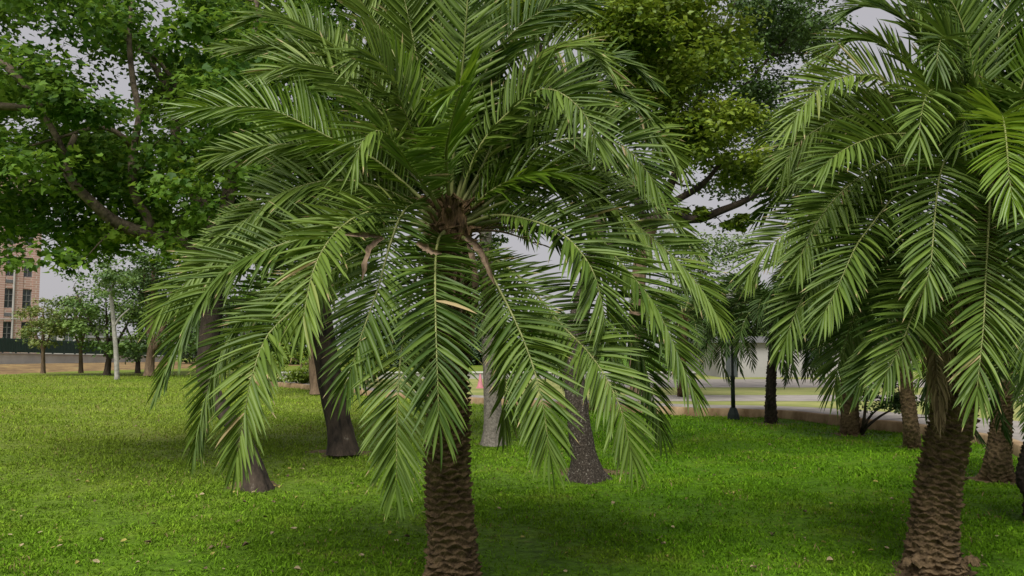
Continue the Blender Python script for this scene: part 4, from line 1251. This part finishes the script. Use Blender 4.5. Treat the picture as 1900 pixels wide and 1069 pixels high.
# ---- small pink cone on the far lawn
cb = P(891, 724, 28.5); cb[2] = TZ - 0.02
cr_ = empty('traffic_cone', cb, 'small faded pink cone on the far pale lawn', 'cone')
MB().box(cb[0] - .14, cb[0] + .14, cb[1] - .14, cb[1] + .14, cb[2], cb[2] + .035).build('base', M['pink'], cr_)
mb = MB(); mb.tube([(cb[0], cb[1], cb[2] + z) for z in (.036, .2, .36, .5)], [.11, .08, .05, .025], n=12); mb.build('cone_body', M['pink'], cr_)

# ================================================================== GRASS AND LITTER
SOIL = [(G(476, 900), .42), (G(636, 839), .55), (G(1087, 878), .42), (G(914, 823), .3), (B1, .27), (B2, .36), (G(1850, 892), .4), (G(1692, 832), .3), (G(1430, 787), .4), (G(1577, 806), .35)]
M['bare_soil'] = noise_mat('bare_soil', (0.07, 0.045, 0.025), (0.17, 0.115, 0.06), scale=9, rough=0.95, detail=9, bump=0.8, bscale=40)


def grass_blades():
    g = np.random.default_rng(21)
    xs, ys, sc = [], [], []
    for (d0, d1, dens, s) in ((3.6, 5.5, 8200, 1.0), (5.5, 7.5, 6000, 1.05), (7.5, 10, 3600, 1.2), (10, 14, 2400, 1.35), (14, 20, 850, 1.7), (20, 32, 280, 2.3), (32, 46, 90, 2.8)):
        a0, a1 = -0.78, 0.78
        area = (a1 - a0) * (d1 * d1 - d0 * d0) / 2
        n = int(area * dens)
        d = np.sqrt(g.uniform(d0 * d0, d1 * d1, n)); t = g.uniform(a0, a1, n)
        xs.append(d * t); ys.append(d); sc.append(np.full(n, s))
    x, y, s = map(np.concatenate, (xs, ys, sc))
    keep = behind_kerb(x, y) < -0.03
    # clumps: thin the blades by a cheap noise
    nz = np.sin(x * 7.1 + np.sin(y * 5.3) * 1.7) * np.sin(y * 8.3 + np.sin(x * 6.1) * 1.9) + 0.6 * np.sin(x * 19 + y * 11) * np.sin(y * 23 - x * 9)
    keep &= g.random(len(x)) < np.clip(0.72 + 0.33 * nz, 0.15, 1)
    for (c, r) in SOIL:
        q = np.hypot(x - c[0], y - c[1]) / r
        keep &= g.random(len(x)) < np.clip((q - 0.55) * 2.0, 0.0, 1)
    bare = np.sin(x * 1.9 + 2.1 * np.sin(y * 0.9) + 2) * np.sin(y * 2.2 + 1.1 * np.sin(x * 1.3)) + 0.6 * np.sin(x * 5.1 + y * 3.3) * np.sin(y * 6.3 - x * 2.2)
    keep &= g.random(len(x)) > np.clip((bare - 0.75) * 1.6, 0, 0.75)
    x, y, s, nz = x[keep], y[keep], s[keep], nz[keep]
    n = len(x)
    h = s * g.gamma(4.0, 0.0049, n) * (1 + 0.35 * nz)
    w = s * g.uniform(0.0026, 0.0055, n)
    a = g.uniform(0, 2 * math.pi, n); ln = g.uniform(0.3, 1.5, n)
    la = g.uniform(0, 2 * math.pi, n)
    base = np.stack([x, y, ground_z(x, y) - 0.004], 1)
    side = np.stack([np.cos(a), np.sin(a), 0 * a], 1) * w[:, None]
    lean = np.stack([np.cos(la), np.sin(la), 0 * a], 1) * (h * ln)[:, None]
    mid = base + lean * 0.35 + UP * (h * 0.6)[:, None]
    tip = base + lean + UP * (h * np.clip(1.1 - 0.3 * ln, .5, 1))[:, None]
    V = np.stack([base - side * .7, base + side * .7, mid + side, mid - side, tip], 1).reshape(-1, 3)
    i = np.arange(n) * 5
    Fc = np.concatenate([np.stack([i, i + 1, i + 2], 1), np.stack([i, i + 2, i + 3], 1), np.stack([i + 3, i + 2, i + 4], 1)])
    rv = np.clip(g.normal(0.5, 0.2, n) + 0.1 * nz, 0, 1)
    patch = np.sin(x * 2.3 + 1.7 * np.sin(y * 1.1)) * np.sin(y * 2.9 + 1.3 * np.sin(x * 1.7)) + 0.5 * np.sin(x * 6.7 - y * 4.1) * np.sin(y * 7.7 + x * 2)
    rv[g.random(n) < 0.015 + 0.14 * np.clip(patch - 0.35, 0, 1)] = 2.0
    me = np_mesh('grass', V, Fc, M['blade'], np.repeat(rv, 5))
    return tag(link('grass', me), kind='stuff')


grass_blades()

def soil_ring(c, r, seed):
    g = np.random.default_rng(seed)
    n = 40; a = np.linspace(0, 2 * math.pi, n, endpoint=False)
    rr = r * (1 + 0.25 * np.sin(a * 2 + g.uniform(0, 6)) + 0.15 * np.sin(a * 5 + g.uniform(0, 6)) + 0.08 * g.normal(size=n))
    V = [(c[0], c[1], 0.035)]
    for i in range(n):
        V.append((c[0] + rr[i] * math.cos(a[i]), c[1] + rr[i] * math.sin(a[i]), -0.006 + float(ground_z(c[0] + rr[i] * math.cos(a[i]), c[1] + rr[i] * math.sin(a[i])))))
    Fc = [(0, 1 + i, 1 + (i + 1) % n) for i in range(n)]
    return tag(link('bare_soil', np_mesh('bare_soil', V, Fc, M['bare_soil'], smooth=True)), kind='structure')


for i, (c, r) in enumerate(SOIL):
    soil_ring(c, r, i)

# fallen leaves: small curled leaves, three colours
def litter_mesh(mat, size, curl):
    t = LEAF2 if curl < .3 else LOBED
    out = MB()
    V = []
    for u in np.linspace(0, 1, 6):
        w = 0.5 * math.sin(math.pi * min(1, u * .93 + .05)) ** .8
        for a in (-1, -.4, .4, 1):
            V.append(((a * w * .8 + .05 * math.sin(u * 9)) * size, (u - .5) * size, size * (curl * a * a * w + .25 * (u - .5) ** 2 + .04)))
    Fc = [(4 * i + k, 4 * i + k + 1, 4 * i + 5 + k, 4 * i + 4 + k) for i in range(5) for k in range(3)]
    out.add(V, Fc)
    return out.mesh('fallen_leaf', mat, smooth=True)


LIT = {k: [litter_mesh(M['litter_' + k], 0.085, c) for c in (.2, .5, .9)] for k in ('tan', 'brown', 'yellow')}
LAB = {'tan': 'small dry pale tan leaf lying on the lawn', 'brown': 'small curled dark brown leaf lying on the lawn', 'yellow': 'small yellowish fallen leaf lying on the lawn'}
spots = []
while len(spots) < 220:
    x, y = R.uniform(-20, 1920), 700 + 369 * R.random() ** 0.8
    if R.random() < (0.9 if x < 800 else 0.4):
        q = G(x, y)
        if behind_kerb(q[0], q[1])[0] < -.2 and q[1] < 26 and all(np.hypot(q[0] - b[0], q[1] - b[1]) > .3 for b in (B1, B2)):
            spots.append(q)
for q in spots:
    k = R.choices(['tan', 'brown', 'yellow'], [5, 3, 3])[0]
    o = bpy.data.objects.new('fallen_leaf', R.choice(LIT[k])); COL.objects.link(o)
    o.location = (q[0], q[1], float(ground_z(q[0], q[1])) + R.uniform(.012, .03))
    o.rotation_euler = (R.uniform(-.4, .4), R.uniform(-.4, .4), R.uniform(0, 6.28))
    s = R.uniform(.28, .68); o.scale = (s, s, s)
    tag(o, LAB[k], 'leaf', {'tan': 'pale tan fallen leaves', 'brown': 'dark brown fallen leaves', 'yellow': 'yellowish fallen leaves'}[k])
